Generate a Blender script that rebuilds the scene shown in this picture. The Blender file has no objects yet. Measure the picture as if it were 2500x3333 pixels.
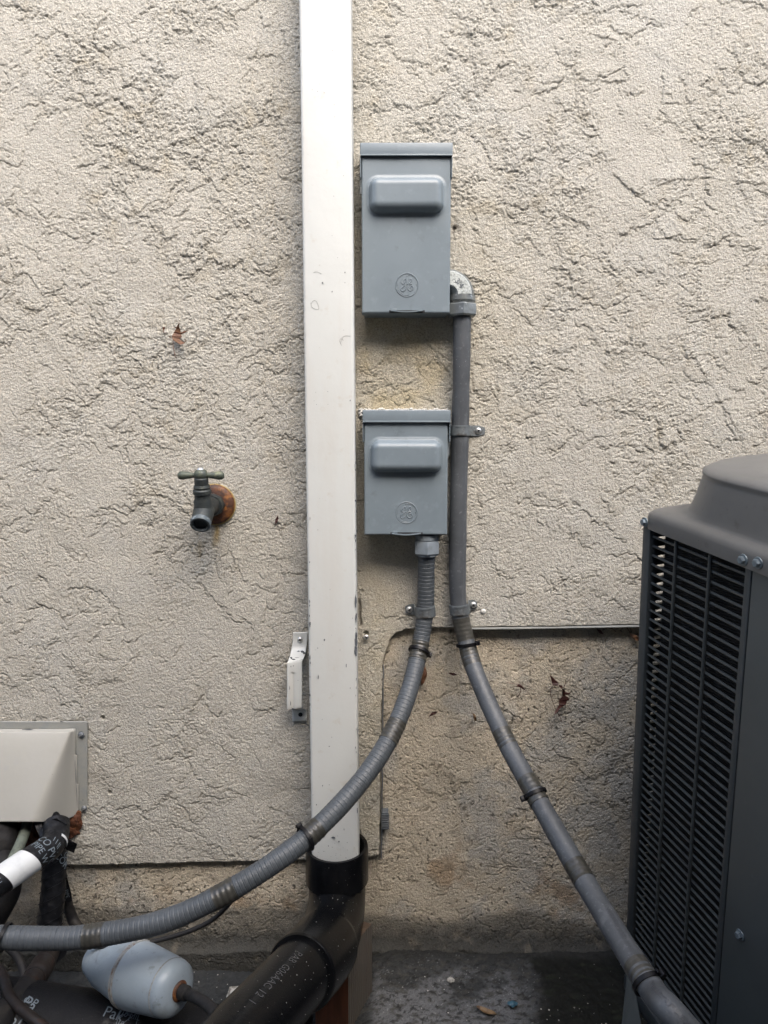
import bpy, bmesh, math, random
import numpy as np
from mathutils import Vector, Matrix
random.seed(7)
scene = bpy.context.scene
R = math.radians
# ------------------------------------------------------------------ camera
F = 2310.0; PITCH = R(5.7); CAM = Vector((0.0, -1.15, 0.88))
cd = bpy.data.cameras.new('camera'); cam = bpy.data.objects.new('camera', cd)
scene.collection.objects.link(cam); scene.camera = cam
cam.location = CAM; cam.rotation_euler = (R(90) - PITCH, 0, 0)
cd.sensor_fit = 'HORIZONTAL'; cd.sensor_width = 36; cd.lens = 36 * F / 2500
cd.clip_start = 0.02; cd.clip_end = 500
# ------------------------------------------------------------------ light
SUN_EL, SUN_AZ = 50.0, 18.0      # azimuth measured from straight behind the camera, towards the right
w = bpy.data.worlds.new('World'); scene.world = w; w.use_nodes = True
nt = w.node_tree; bg = nt.nodes['Background']
sky = nt.nodes.new('ShaderNodeTexSky'); sky.sky_type = 'NISHITA'; sky.sun_disc = False
sky.sun_elevation = R(SUN_EL); sky.sun_rotation = R(180 - SUN_AZ); sky.dust_density = 3.5; sky.air_density = 1.0; sky.ozone_density = 0.6
nt.links.new(sky.outputs[0], bg.inputs[0]); bg.inputs[1].default_value = 0.15
sl = bpy.data.lights.new('sun', 'SUN'); sun = bpy.data.objects.new('sun', sl); scene.collection.objects.link(sun)
sl.energy = 0.9; sl.angle = R(60); sl.color = (1.0, 0.975, 0.925)
sd = Vector((math.sin(R(SUN_AZ)) * math.cos(R(SUN_EL)), -math.cos(R(SUN_AZ)) * math.cos(R(SUN_EL)), math.sin(R(SUN_EL))))
sun.rotation_euler = (-sd).to_track_quat('-Z', 'Y').to_euler(); sun.location = (0.5, -1, 5)
scene.view_settings.view_transform = 'Standard'; scene.view_settings.look = 'None'
scene.view_settings.gamma = 1; scene.view_settings.exposure = 1.85
scene.render.engine = 'CYCLES'
scene.render.resolution_x = 768; scene.render.resolution_y = 1024

# ------------------------------------------------------------------ picture <-> place
cp, sp = math.cos(PITCH), math.sin(PITCH)
def P(u, v, Y):
    """point of the vertical plane y = Y seen at photo pixel (u, v)"""
    a = (u - 1250) / F; b = (1667 - v) / F
    dy = cp + b * sp; dz = b * cp - sp
    t = (Y - CAM.y) / dy
    return Vector((a * t, Y, CAM.z + dz * t))
def PZ(u, v, z):
    a = (u - 1250) / F; b = (1667 - v) / F
    dy = cp + b * sp; dz = b * cp - sp
    t = (z - CAM.z) / dz
    return Vector((a * t, CAM.y + dy * t, z))
def proj(p):
    d = p - CAM
    z = d.y * cp - d.z * sp; yy = d.y * sp + d.z * cp
    return 1250 + F * d.x / z, 1667 - F * yy / z

# ------------------------------------------------------------------ mesh helpers
COL = scene.collection
def root(name, loc, label, cat, group=None, kind=None):
    o = bpy.data.objects.new(name, None); COL.objects.link(o); o.location = loc
    o.empty_display_size = 0.02
    return tag(o, label, cat, group, kind)
def tag(o, label=None, cat=None, group=None, kind=None):
    if label: o['label'] = label
    if cat: o['category'] = cat
    if group: o['group'] = group
    if kind: o['kind'] = kind
    return o
def rootof(o):
    while o.parent: o = o.parent
    return o
def mk(name, verts, faces, mat, parent=None, smooth=True, loc=None, angle=None):
    """verts in world space; the mesh is stored relative to its thing"""
    off = Vector(loc) if loc is not None else (rootof(parent).location.copy() if parent else Vector((0, 0, 0)))
    if isinstance(verts, np.ndarray):
        me = np_mesh(name, verts - np.array(off), faces)
    else:
        me = bpy.data.meshes.new(name)
        me.from_pydata([tuple(Vector(v) - off) for v in verts], [], faces)
    me.update()
    me.polygons.foreach_set('use_smooth', [smooth] * len(me.polygons))
    if smooth and angle is not None:
        me.set_sharp_from_angle(angle=R(angle))
    o = bpy.data.objects.new(name, me); COL.objects.link(o)
    if parent: o.parent = parent
    else: o.location = off
    if mat: me.materials.append(mat)
    return o
def np_mesh(name, verts, faces):
    me = bpy.data.meshes.new(name)
    me.vertices.add(len(verts)); me.vertices.foreach_set('co', np.ascontiguousarray(verts, dtype=np.float32).ravel())
    me.loops.add(faces.size); me.loops.foreach_set('vertex_index', faces.astype(np.int32).ravel())
    me.polygons.add(len(faces)); me.polygons.foreach_set('loop_start', np.arange(0, faces.size, 4, dtype=np.int32))
    me.update(calc_edges=True)
    return me
class MB:
    def __init__(s): s.v = []; s.f = []
    def add(s, v, f):
        n = len(s.v); s.v += [Vector(p) for p in v]; s.f += [tuple(i + n for i in q) for q in f]; return s
    def box(s, x0, x1, y0, y1, z0, z1, bev=0.0, m=None, seg=2):
        bm = bmesh.new(); bmesh.ops.create_cube(bm, size=1)
        for q in bm.verts:
            q.co = Vector((x0 + (q.co.x + .5) * (x1 - x0), y0 + (q.co.y + .5) * (y1 - y0), z0 + (q.co.z + .5) * (z1 - z0)))
        if bev: bmesh.ops.bevel(bm, geom=bm.edges[:], offset=bev, segments=seg, profile=.5, affect='EDGES')
        bm.verts.index_update()
        vs = [q.co.copy() for q in bm.verts]; fs = [tuple(q.index for q in f.verts) for f in bm.faces]; bm.free()
        if m is not None: vs = [m @ q for q in vs]
        return s.add(vs, fs)
    def lathe(s, prof, o, axis, ns=32, cap0=True, cap1=True, sides=None):
        axis = Vector(axis).normalized(); o = Vector(o)
        h = Vector((0, 0, 1)) if abs(axis.z) < .9 else Vector((1, 0, 0))
        e = axis.cross(h).normalized(); f = axis.cross(e)
        ns = sides or ns; vs = []; fs = []
        for (r, t) in prof:
            for k in range(ns):
                a = 2 * math.pi * k / ns
                vs.append(o + axis * t + e * (r * math.cos(a)) + f * (r * math.sin(a)))
        for i in range(len(prof) - 1):
            for k in range(ns):
                k2 = (k + 1) % ns
                fs.append((i * ns + k, i * ns + k2, (i + 1) * ns + k2, (i + 1) * ns + k))
        if cap0: fs.append(tuple(range(ns))[::-1])
        if cap1: fs.append(tuple((len(prof) - 1) * ns + k for k in range(ns)))
        return s.add(vs, fs)
    def strip(s, pts, wdir, w, th, closed=False):
        """solid ribbon along pts, w wide along wdir (w may be a list), th thick"""
        wd = Vector(wdir).normalized(); n = len(pts); vs = []; fs = []
        for i, p in enumerate(pts):
            a = pts[(i - 1) % n] if closed or i else pts[i]; b = pts[(i + 1) % n] if closed or i < n - 1 else pts[i]
            t = (Vector(b) - Vector(a)).normalized(); nn = t.cross(wd).normalized()
            ww = (w[i] if isinstance(w, (list, tuple)) else w) / 2
            p = Vector(p)
            vs += [p + wd * ww + nn * th / 2, p - wd * ww + nn * th / 2, p - wd * ww - nn * th / 2, p + wd * ww - nn * th / 2]
        for i in range(n if closed else n - 1):
            j = (i + 1) % n
            for k in range(4):
                k2 = (k + 1) % 4; fs.append((4 * i + k, 4 * j + k, 4 * j + k2, 4 * i + k2))
        if not closed: fs += [(0, 1, 2, 3), tuple(4 * (n - 1) + k for k in (3, 2, 1, 0))]
        return s.add(vs, fs)
    def make(s, name, mat, parent=None, smooth=True, angle=35, loc=None):
        return mk(name, s.v, s.f, mat, parent, smooth, loc, angle)
class Path:
    def __init__(s, ctrl, step=.003):
        c = [Vector(p) for p in ctrl]; c = [c[0] * 2 - c[1]] + c + [c[-1] * 2 - c[-2]]
        dense = []
        for i in range(1, len(c) - 2):
            p0, p1, p2, p3 = c[i - 1:i + 3]
            for k in range(40):
                t = k / 40
                dense.append(.5 * ((2 * p1) + (p2 - p0) * t + (2 * p0 - 5 * p1 + 4 * p2 - p3) * t * t + (3 * p1 - p0 - 3 * p2 + p3) * t ** 3))
        dense.append(c[-2])
        for _ in range(6):
            dense = [dense[0]] + [(dense[i - 1] + dense[i] * 2 + dense[i + 1]) / 4 for i in range(1, len(dense) - 1)] + [dense[-1]]
        cs = [0]
        for a, b in zip(dense, dense[1:]): cs.append(cs[-1] + (b - a).length)
        s.L = cs[-1]; s.d = dense; s.cs = np.array(cs); s.D = np.array([tuple(q) for q in dense])
    def at(s, t):
        p = Vector([float(np.interp(t, s.cs, s.D[:, k])) for k in range(3)])
        a = Vector([float(np.interp(t + .002, s.cs, s.D[:, k])) for k in range(3)]); b = Vector([float(np.interp(t - .002, s.cs, s.D[:, k])) for k in range(3)])
        if t + .002 > s.L: a = p + (p - b)
        if t - .002 < 0: b = p - (a - p)
        T = (a - b).normalized()
        e = (CAM + Vector((0, 0, .0)) - p); e = (e - T * e.dot(T)).normalized(); f = T.cross(e)
        return p, T, e, f
    def find(s, u, v):
        best = None
        for t, q in zip(s.cs, s.d):
            a, b = proj(q); d = (a - u) ** 2 + (b - v) ** 2
            if best is None or d < best[0]: best = (d, t)
        return best[1]
    def surf(s, t, ang, r):
        p, T, e, f = s.at(t); return p + e * (r * math.cos(ang)) + f * (r * math.sin(ang))
    def tube(s, rad, t0=0, t1=None, step=.003, ns=28, caps=True, mb=None, wob=None):
        t1 = s.L if t1 is None else t1; n = max(2, int((t1 - t0) / step) + 1); vs = []; fs = []
        for i in range(n):
            t = t0 + (t1 - t0) * i / (n - 1); r = rad(t) if callable(rad) else rad
            p, T, e, f = s.at(t)
            for k in range(ns):
                a = 2 * math.pi * k / ns
                rr = r + (wob(t, a) if wob else 0)
                vs.append(p + e * (rr * math.cos(a)) + f * (rr * math.sin(a)))
        for i in range(n - 1):
            for k in range(ns):
                k2 = (k + 1) % ns; fs.append((i * ns + k, i * ns + k2, (i + 1) * ns + k2, (i + 1) * ns + k))
        if caps: fs += [tuple(range(ns))[::-1], tuple((n - 1) * ns + k for k in range(ns))]
        return (mb or MB()).add(vs, fs)
def text_flat(body, size):
    """letters of the built-in font as flat (x, y) points and faces, centred"""
    cu = bpy.data.curves.new('t', 'FONT'); cu.body = body; cu.size = size; cu.resolution_u = 3
    o = bpy.data.objects.new('t', cu); COL.objects.link(o)
    dg = bpy.context.evaluated_depsgraph_get(); me = bpy.data.meshes.new_from_object(o.evaluated_get(dg))
    v = [(q.co.x, q.co.y) for q in me.vertices]; f = [tuple(p.vertices) for p in me.polygons]
    bpy.data.objects.remove(o); bpy.data.curves.remove(cu); bpy.data.meshes.remove(me)
    if v:
        xs = [q[0] for q in v]; ys = [q[1] for q in v]; cx = (min(xs) + max(xs)) / 2; cy = (min(ys) + max(ys)) / 2
        v = [(x - cx, y - cy) for x, y in v]
    return v, f
def text_on_tube(mb, body, size, path, s0, ang0, r, rot=0):
    v, f = text_flat(body, size); c, sn = math.cos(rot), math.sin(rot)
    mb.add([path.surf(s0 + x * c - y * sn, ang0 - (x * sn + y * c) / r, r) for x, y in v], f)

# ------------------------------------------------------------------ materials
MATS = {}
def mat(name, col, rough=.5, metal=0.0, var=None, bump=None, spec=None, extra=None):
    """var = list of (scale, colour2, lo, hi, detail, stretch) noise patches; bump = list of (scale, distance_m)"""
    m = bpy.data.materials.new(name); m.use_nodes = True; n = m.node_tree.nodes; l = m.node_tree.links
    b = n['Principled BSDF']; b.inputs['Roughness'].default_value = rough; b.inputs['Metallic'].default_value = metal
    if spec is not None: b.inputs['Specular IOR Level'].default_value = spec
    tc = n.new('ShaderNodeTexCoord'); out = None
    rgb = n.new('ShaderNodeRGB'); rgb.outputs[0].default_value = (*col, 1); out = rgb.outputs[0]
    for q in (var or []):
        sc, c2, lo, hi = q[:4]; det = q[4] if len(q) > 4 else 6; st = q[5] if len(q) > 5 else (1, 1, 1)
        mp = n.new('ShaderNodeMapping'); mp.inputs['Scale'].default_value = st; mp.inputs['Location'].default_value = (random.random() * 9, random.random() * 9, 3)
        l.new(tc.outputs['Object'], mp.inputs[0])
        nz = n.new('ShaderNodeTexNoise'); nz.inputs['Scale'].default_value = sc; nz.inputs['Detail'].default_value = det; nz.inputs['Roughness'].default_value = .62
        l.new(mp.outputs[0], nz.inputs['Vector'])
        mr = n.new('ShaderNodeMapRange'); mr.inputs['From Min'].default_value = lo; mr.inputs['From Max'].default_value = hi
        l.new(nz.outputs['Fac'], mr.inputs['Value'])
        mx = n.new('ShaderNodeMix'); mx.data_type = 'RGBA'; l.new(mr.outputs[0], mx.inputs['Factor']); l.new(out, mx.inputs['A'])
        mx.inputs['B'].default_value = (*c2, 1); out = mx.outputs['Result']
    l.new(out, b.inputs['Base Color'])
    prev = None
    for (sc, dist) in (bump or []):
        nz = n.new('ShaderNodeTexNoise'); nz.inputs['Scale'].default_value = sc; nz.inputs['Detail'].default_value = 4
        l.new(tc.outputs['Object'], nz.inputs['Vector'])
        bp = n.new('ShaderNodeBump'); bp.inputs['Distance'].default_value = dist; bp.inputs['Strength'].default_value = 1
        l.new(nz.outputs['Fac'], bp.inputs['Height'])
        if prev: l.new(prev, bp.inputs['Normal'])
        prev = bp.outputs[0]
    if prev: l.new(prev, b.inputs['Normal'])
    if extra: extra(m, n, l, b, tc, out)
    MATS[name] = m; return m
def attr_mat(name, rough, bumps):
    m = mat(name, (.5, .5, .5), rough, bump=bumps, spec=.25)
    n = m.node_tree.nodes; l = m.node_tree.links; a = n.new('ShaderNodeVertexColor'); a.layer_name = 'tint'
    
    tc = n.new('ShaderNodeTexCoord'); nz = n.new('ShaderNodeTexNoise'); nz.inputs['Scale'].default_value = 520; nz.inputs['Detail'].default_value = 2; l.new(tc.outputs['Object'], nz.inputs['Vector'])
    mr = n.new('ShaderNodeMapRange'); mr.inputs['From Min'].default_value = .3; mr.inputs['From Max'].default_value = .6; mr.inputs['To Min'].default_value = .72; mr.inputs['To Max'].default_value = 1.06; l.new(nz.outputs['Fac'], mr.inputs['Value'])
    mx = n.new('ShaderNodeVectorMath'); mx.operation = 'SCALE'; l.new(a.outputs[0], mx.inputs[0]); l.new(mr.outputs[0], mx.inputs['Scale'])
    l.new(mx.outputs[0], n['Principled BSDF'].inputs['Base Color']); return m
stucco_m = attr_mat('stucco', .93, [(420, .0016), (800, .0009)])
found_m = attr_mat('foundation', .93, [(420, .0016), (800, .0009)])
floor_m = attr_mat('concrete', .78, [(500, .0006)])
plain_stucco = mat('stucco_plain', (.40, .39, .355), .93, bump=[(45, .006), (420, .0016)], var=[(6, (.37, .355, .315), .45, .7), (90, (.30, .28, .24), .58, .68)])
white_paint = mat('white_enamel', (.53, .545, .525), .42, var=[(9, (.53, .535, .51), .5, .75), (55, (.49, .48, .44), .60, .72), (16, (.50, .49, .455), .50, .72, 6, (1, 1, .12)), (120, (.40, .39, .36), .70, .76, 4), (260, (.22, .23, .24), .795, .80, 2)], bump=[(14, .0012), (300, .00006)])
chip_m = mat('bare_grey_metal', (.10, .115, .13), .5, .3, var=[(120, (.16, .17, .18), .4, .6)])
box_m = mat('grey_enamel', (.162, .197, .220), .38, var=[(18, (.142, .175, .197), .45, .75), (34, (.125, .152, .170), .60, .74), (70, (.182, .220, .243), .58, .72), (260, (.12, .14, .15), .77, .79, 2)], bump=[(500, .00003)])
box_dark = mat('grey_enamel_sides', (.15, .18, .20), .5, var=[(40, (.08, .09, .10), .5, .7)])
shade_black = mat('recess_shade_black', (.012, .013, .015), .8)  # near-black solids that stand in for the shade inside slots, holes and gaps
zinc = mat('zinc_casting', (.17, .185, .185), .42, .6, var=[(60, (.25, .27, .27), .45, .65), (200, (.6, .62, .6), .6, .7)], bump=[(300, .0003)])
zinc_lt = mat('pale_zinc_face', (.42, .45, .44), .55, .4, var=[(300, (.24, .26, .25), .48, .62)], bump=[(500, .0006)])
steel = mat('bright_screw_steel', (.62, .63, .62), .3, .8, var=[(200, (.35, .35, .35), .5, .7)])
dark_zinc = mat('weathered_strap_steel', (.16, .18, .19), .5, .55, var=[(90, (.30, .33, .34), .5, .7), (50, (.10, .09, .08), .55, .7)], bump=[(400, .0003)])
jacket = mat('grey_vinyl_jacket', (.062, .071, .079), .5, var=[(25, (.046, .053, .059), .45, .7), (140, (.09, .10, .108), .62, .74), (500, (.45, .45, .43), .76, .80, 2)], bump=[(350, .0002)])
jacket_smooth = mat('grey_vinyl_smooth', (.068, .075, .083), .5, var=[(22, (.048, .053, .059), .42, .68), (160, (.125, .133, .142), .58, .74), (60, (.10, .107, .115), .55, .7, 6, (1, 1, .15)), (420, (.42, .42, .41), .74, .8, 2)], bump=[(350, .00025)])
jacket_nut = mat('grey_nylon_nut', (.18, .21, .235), .42, var=[(60, (.13, .15, .165), .5, .7)])
tape_m = mat('brown_grey_tape', (.038, .037, .031), .34, var=[(60, (.06, .058, .052), .5, .7), (30, (.028, .028, .025), .5, .7)], bump=[(120, .0009)])
tie_m = mat('black_nylon', (.004, .004, .005), .45, spec=.25)
abs_m = mat('black_abs', (.003, .0033, .004), .27, spec=.32, var=[(7, (.006, .0065, .007), .45, .75), (380, (.22, .21, .19), .735, .76, 2)], bump=[(250, .00018)])
brass = mat('weathered_brass', (.034, .040, .040), .5, .35, var=[(90, (.065, .072, .06), .5, .7), (40, (.018, .023, .025), .5, .7)], bump=[(300, .0006)])
brass_green = mat('green_brass_handle', (.075, .088, .066), .5, .2, var=[(120, (.06, .07, .066), .5, .65), (60, (.17, .18, .11), .58, .7)], bump=[(350, .0004)])
brass_ring = mat('blue_grey_outlet_rim', (.08, .10, .11), .55, .2, var=[(160, (.26, .30, .32), .52, .68), (90, (.06, .08, .09), .5, .6)], bump=[(300, .0006)])
rust = mat('rusty_escutcheon', (.060, .020, .008), .6, var=[(70, (.20, .075, .014), .48, .64), (90, (.022, .010, .007), .50, .64), (300, (.42, .33, .16), .70, .76, 3)], bump=[(200, .0007)])
rust_rim = mat('ochre_rust_rim', (.30, .22, .07), .6, var=[(150, (.10, .05, .02), .5, .65)])
flash_m = mat('beige_sheet_metal', (.32, .315, .285), .5, var=[(12, (.33, .325, .30), .45, .7), (50, (.31, .31, .295), .62, .72), (190, (.08, .085, .09), .77, .775, 2)], bump=[(8, .003), (400, .00005)])
flange_m = mat('galvanised_flange', (.29, .295, .275), .5, .15, var=[(60, (.25, .265, .265), .45, .7), (150, (.16, .18, .19), .68, .72)], bump=[(300, .0002)])
foam_m = mat('orange_foam', (.075, .024, .008), .75, var=[(60, (.14, .05, .013), .5, .7), (120, (.06, .02, .01), .5, .68)], bump=[(150, .003)])
black_tape = mat('black_pipe_tape', (.007, .0075, .009), .42, spec=.22, var=[(40, (.016, .017, .020), .5, .7), (300, (.10, .10, .10), .72, .78, 2)], bump=[(70, .003)])
black_wrap = mat('grainy_black_wrap', (.004, .0045, .006), .6, spec=.22, var=[(900, (.02, .021, .023), .6, .72, 2), (1200, (.3, .3, .3), .74, .76, 2)], bump=[(500, .0008)])
print_m = mat('pale_blue_print', (.14, .17, .195), .5)
white_print = mat('white_band', (.55, .57, .57), .45, var=[(60, (.47, .49, .50), .5, .7)])
faint_print = mat('faint_grey_print', (.045, .045, .045), .6)
dark_print = mat('dark_grey_print', (.06, .065, .075), .6)
copper_green = mat('green_copper', (.13, .15, .12), .6, .2, var=[(80, (.07, .08, .07), .5, .7)], bump=[(200, .0005)])
copper_dark = mat('tarnished_copper', (.022, .018, .017), .5, .3, spec=.22, var=[(30, (.05, .026, .018), .55, .7), (90, (.03, .03, .032), .5, .7)], bump=[(150, .0006)])
rubber = mat('dark_line_insulation', (.014, .0135, .014), .6, spec=.22, var=[(50, (.028, .025, .022), .5, .7)], bump=[(120, .001)])
drier_m = mat('blue_grey_enamel', (.25, .295, .33), .36, var=[(14, (.215, .258, .295), .45, .7), (80, (.13, .15, .16), .60, .74), (150, (.16, .07, .03), .765, .78, 3), (30, (.205, .235, .25), .55, .65)], bump=[(200, .00025)])
drier_rust = mat('rust_stained_seam', (.20, .21, .21), .6, var=[(120, (.10, .05, .025), .52, .66), (60, (.26, .26, .24), .5, .7)], bump=[(300, .0006)])
ac_m = mat('warm_grey_coated_steel', (.122, .122, .117), .40, var=[(10, (.106, .105, .100), .45, .7), (60, (.09, .086, .079), .6, .74), (260, (.05, .05, .05), .76, .78, 2)], bump=[(600, .00006), (6, .001)])
ac_panel = mat('slate_coated_panel', (.060, .070, .072), .42, var=[(10, (.052, .061, .063), .45, .7), (90, (.072, .082, .084), .62, .75)], bump=[(600, .00005)])
ac_post = mat('slate_coated_post', (.034, .041, .044), .45, var=[(40, (.05, .052, .055), .5, .7)])
louver_m = mat('slate_coated_wire', (.042, .049, .050), .45, var=[(60, (.027, .029, .031), .5, .7)])
bolt_m = mat('bluish_hex_bolt', (.16, .20, .225), .42, .35, var=[(150, (.10, .12, .14), .5, .7)])
leaf_m = mat('dry_brown_leaf', (.13, .062, .028), .6, var=[(90, (.09, .03, .015), .45, .65), (220, (.21, .12, .05), .6, .7)], bump=[(200, .0008)])
leaf_red = mat('dark_red_leaf', (.045, .013, .010), .55, var=[(90, (.045, .015, .010), .5, .65)], bump=[(200, .0008)])
leaf_tan = mat('tan_dry_leaf', (.16, .10, .045), .6, var=[(90, (.07, .035, .02), .5, .65)], bump=[(200, .0008)])
caulk_m = mat('white_caulk', (.52, .52, .50), .6, bump=[(120, .002)])
pebble_m = mat('pale_debris', (.38, .37, .34), .8, var=[(90, (.15, .14, .12), .5, .6)])
blue_chip = mat('blue_plastic', (.03, .09, .13), .45)
def wood_extra(ribs):
    def fn(m, n, l, b, tc, out):
        wv = n.new('ShaderNodeTexWave'); wv.wave_type = 'BANDS'; wv.bands_direction = 'X'
        wv.inputs['Scale'].default_value = 55 if ribs else 22; wv.inputs['Distortion'].default_value = 1.2 if ribs else 5; wv.inputs['Detail'].default_value = 2; wv.inputs['Detail Scale'].default_value = 1.0
        mp = n.new('ShaderNodeMapping'); mp.inputs['Scale'].default_value = (1, 1, .08); l.new(tc.outputs['UV'], mp.inputs[0]); l.new(mp.outputs[0], wv.inputs['Vector'])
        mx = n.new('ShaderNodeMix'); mx.data_type = 'RGBA'; mx.blend_type = 'MULTIPLY'; mx.inputs['Factor'].default_value = .75 if not ribs else .35
        l.new(out, mx.inputs['A']); cr = n.new('ShaderNodeValToRGB'); cr.color_ramp.elements[0].color = (.35, .28, .22, 1) if not ribs else (.45, .42, .4, 1); cr.color_ramp.elements[1].color = (1, 1, 1, 1)
        l.new(wv.outputs['Fac'], cr.inputs[0]); l.new(cr.outputs[0], mx.inputs['B']); l.new(mx.outputs['Result'], b.inputs['Base Color'])
    return fn
wood_grey = mat('weathered_sawn_wood', (.075, .066, .056), .8, var=[(30, (.075, .062, .05), .45, .7)])
wood_red = mat('reddish_smooth_wood', (.06, .022, .010), .55, var=[(20, (.10, .035, .016), .45, .62, 4, (3, 3, .3))], bump=[(60, .001)])
wood_end = mat('dark_end_grain', (.055, .034, .02), .85, var=[(120, (.09, .06, .035), .5, .7)], bump=[(300, .001)])

# ------------------------------------------------------------------ noise for the relief of wall and floor
rng = np.random.RandomState(3)
PERM = rng.permutation(4096).astype(np.int32); GA = rng.rand(4096) * 2 * np.pi; GX, GY = np.cos(GA).astype(np.float32), np.sin(GA).astype(np.float32)
def pn(x, y, seed=0):
    x = x.astype(np.float32); y = y.astype(np.float32); xi = np.floor(x).astype(np.int32); yi = np.floor(y).astype(np.int32); xf = x - xi; yf = y - yi; xf = xf.astype(np.float32); yf = yf.astype(np.float32)
    def g(i, j, dx, dy):
        h = PERM[(PERM[(i + seed * 57) & 4095] + j) & 4095]; return GX[h] * dx + GY[h] * dy
    u = xf * xf * xf * (xf * (xf * 6 - 15) + 10); v = yf * yf * yf * (yf * (yf * 6 - 15) + 10)
    a = g(xi, yi, xf, yf); b = g(xi + 1, yi, xf - 1, yf); c = g(xi, yi + 1, xf, yf - 1); d = g(xi + 1, yi + 1, xf - 1, yf - 1)
    return (a + (b - a) * u) * (1 - v) + (c + (d - c) * u) * v
def fbm(x, y, sc, octs=4, seed=0, gain=.55):
    t = 0; a = 1.0; s = 0
    for o in range(octs):
        an = .6 + o * 1.1 + seed; ca, sa = math.cos(an), math.sin(an); t = t + a * pn((x * ca - y * sa) * sc, (x * sa + y * ca) * sc, seed + o * 13); s += a; sc *= 2.03; a *= gain
    return t / s * 1.6
def sst(a, b, x):
    t = np.clip((x - a) / (b - a), 0, 1); return t * t * (3 - 2 * t)
def uv_of(X, Z, Y=0.0):
    dy = Y - CAM.y; dz = Z - CAM.z
    zc = dy * cp - dz * sp; yy = dy * sp + dz * cp
    return 1250 + F * X / zc, 1667 - F * yy / zc

def blur(a, n=1):
    for _ in range(n):
        p = np.pad(a, 1, mode='edge'); a = (p[:-2, 1:-1] + p[2:, 1:-1] + p[1:-1, :-2] + p[1:-1, 2:] + p[1:-1, 1:-1]) / 5
    return a
GRAIN = 1.0
def drag(h, k):
    """the trowel moves down the wall: lower edges of every patch stay sharp, upper edges thin out"""
    h = h.copy()
    for i in range(1, h.shape[0]): h[i] = np.maximum(h[i], h[i - 1] - k[i] if isinstance(k, np.ndarray) else h[i - 1] - k)
    return h
def trowel(X, Z, rough, seed, amp0=1.0):
    """skip-trowelled stucco relief in metres"""
    rg = fbm(X, Z, 95, 3, seed + 6, .75) * .0075
    rg2 = fbm(X, Z, 95, 3, seed + 8, .75) * .0075
    wx = fbm(X, Z, 20, 4, seed + 1) * .018 + rg; wz = fbm(X, Z, 20, 4, seed + 3) * .014 + rg2
    x, z = X + wx, Z + wz
    h = 0; r1 = np.clip(rough, 0, 1); g = 0
    for k, (sc, sx, sz, amp, off, octs) in enumerate([(6, 1, .85, .0016, .05, 3), (10, .8, 1, .0015, 0, 3), (17, 1, .9, .0014, .05, 3), (29, 1, 1.0, .0013, .06, 3), (50, 1, 1.1, .0011, .05, 2), (84, .9, 1.3, .0009, .08, 2)]):
        n = fbm(x * sx, z * sz, sc, octs, seed + 20 + k * 7, .5) - off
        gz, gx_ = np.gradient(n, STEP); d = n / (np.hypot(gz, gx_) + sc * .25)
        msk = sst(-.10, .22, fbm(X, Z, 9, 2, seed + 60 + k) + .25 * rough) if k < 4 else sst(.25, .85, r1 + .5 * fbm(X, Z, 14, 2, seed + 63 + k))
        h = h + amp * msk * sst(-.0006, .0007, d)
        g = g + msk * np.exp(-((d + .0010) / .0009) ** 2) * sst(-.3, .4, gz / (np.hypot(gz, gx_) + 1e-6)) * (.0006 + amp * .7)
    h = (drag(h, STEP * .075) * .72 - g * 1.30) * .74
    n = fbm(X, Z * 1.1, 125, 1, seed + 53); h = h + (.05 + .95 * r1) * .0007 * sst(-.1, .5, n)
    gr = np.random.RandomState(seed + 5).randn(*X.shape).astype(np.float32); g2 = blur(gr, 1); g3 = blur(g2, 2)
    h = h + GRAIN * (g2 * .00062 + g3 * .00040) * (.62 + .6 * r1)
    h = h * amp0 + fbm(X, Z, 5, 3, seed + 5) * .0016
    pass
    return h

# ------------------------------------------------------------------ HOUSE WALL
wall = root('house_wall', (0, 0, 0), 'beige skip-trowelled stucco house wall with a recessed stained cement foundation face below', 'wall')
STEP = .0011; X0, X1, Z0, Z1 = -.74, .80, -.06, 1.62
STEPD = .011
xs = np.arange(X0, X1 + STEP / 2, STEP); zs = np.arange(Z0, Z1 + STEP / 2, STEP)
NX, NZ = len(xs), len(zs); X, Z = np.meshgrid(xs, zs)
U, V_ = uv_of(X, Z)
wob = fbm(X, Z, 45, 4, 90) * 10
bu = [-900, 0, 500, 990, 1200, 1236, 1246, 1262, 1272, 1292, 1330, 1480, 2100, 3200]
bv = [2850, 2824, 2812, 2800, 2792, 2785, 2160, 2108, 2082, 2060, 2048, 2044, 2034, 2015]
edge_w = np.where((U > 1200) & (V_ < 2250) & (U < 1420), 1.3, .28)
vb = np.interp(U + wob * edge_w, bu, bv) + wob * edge_w * .7
lower = (V_ > vb).astype(np.float64)
lb = blur(lower, 1)
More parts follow.
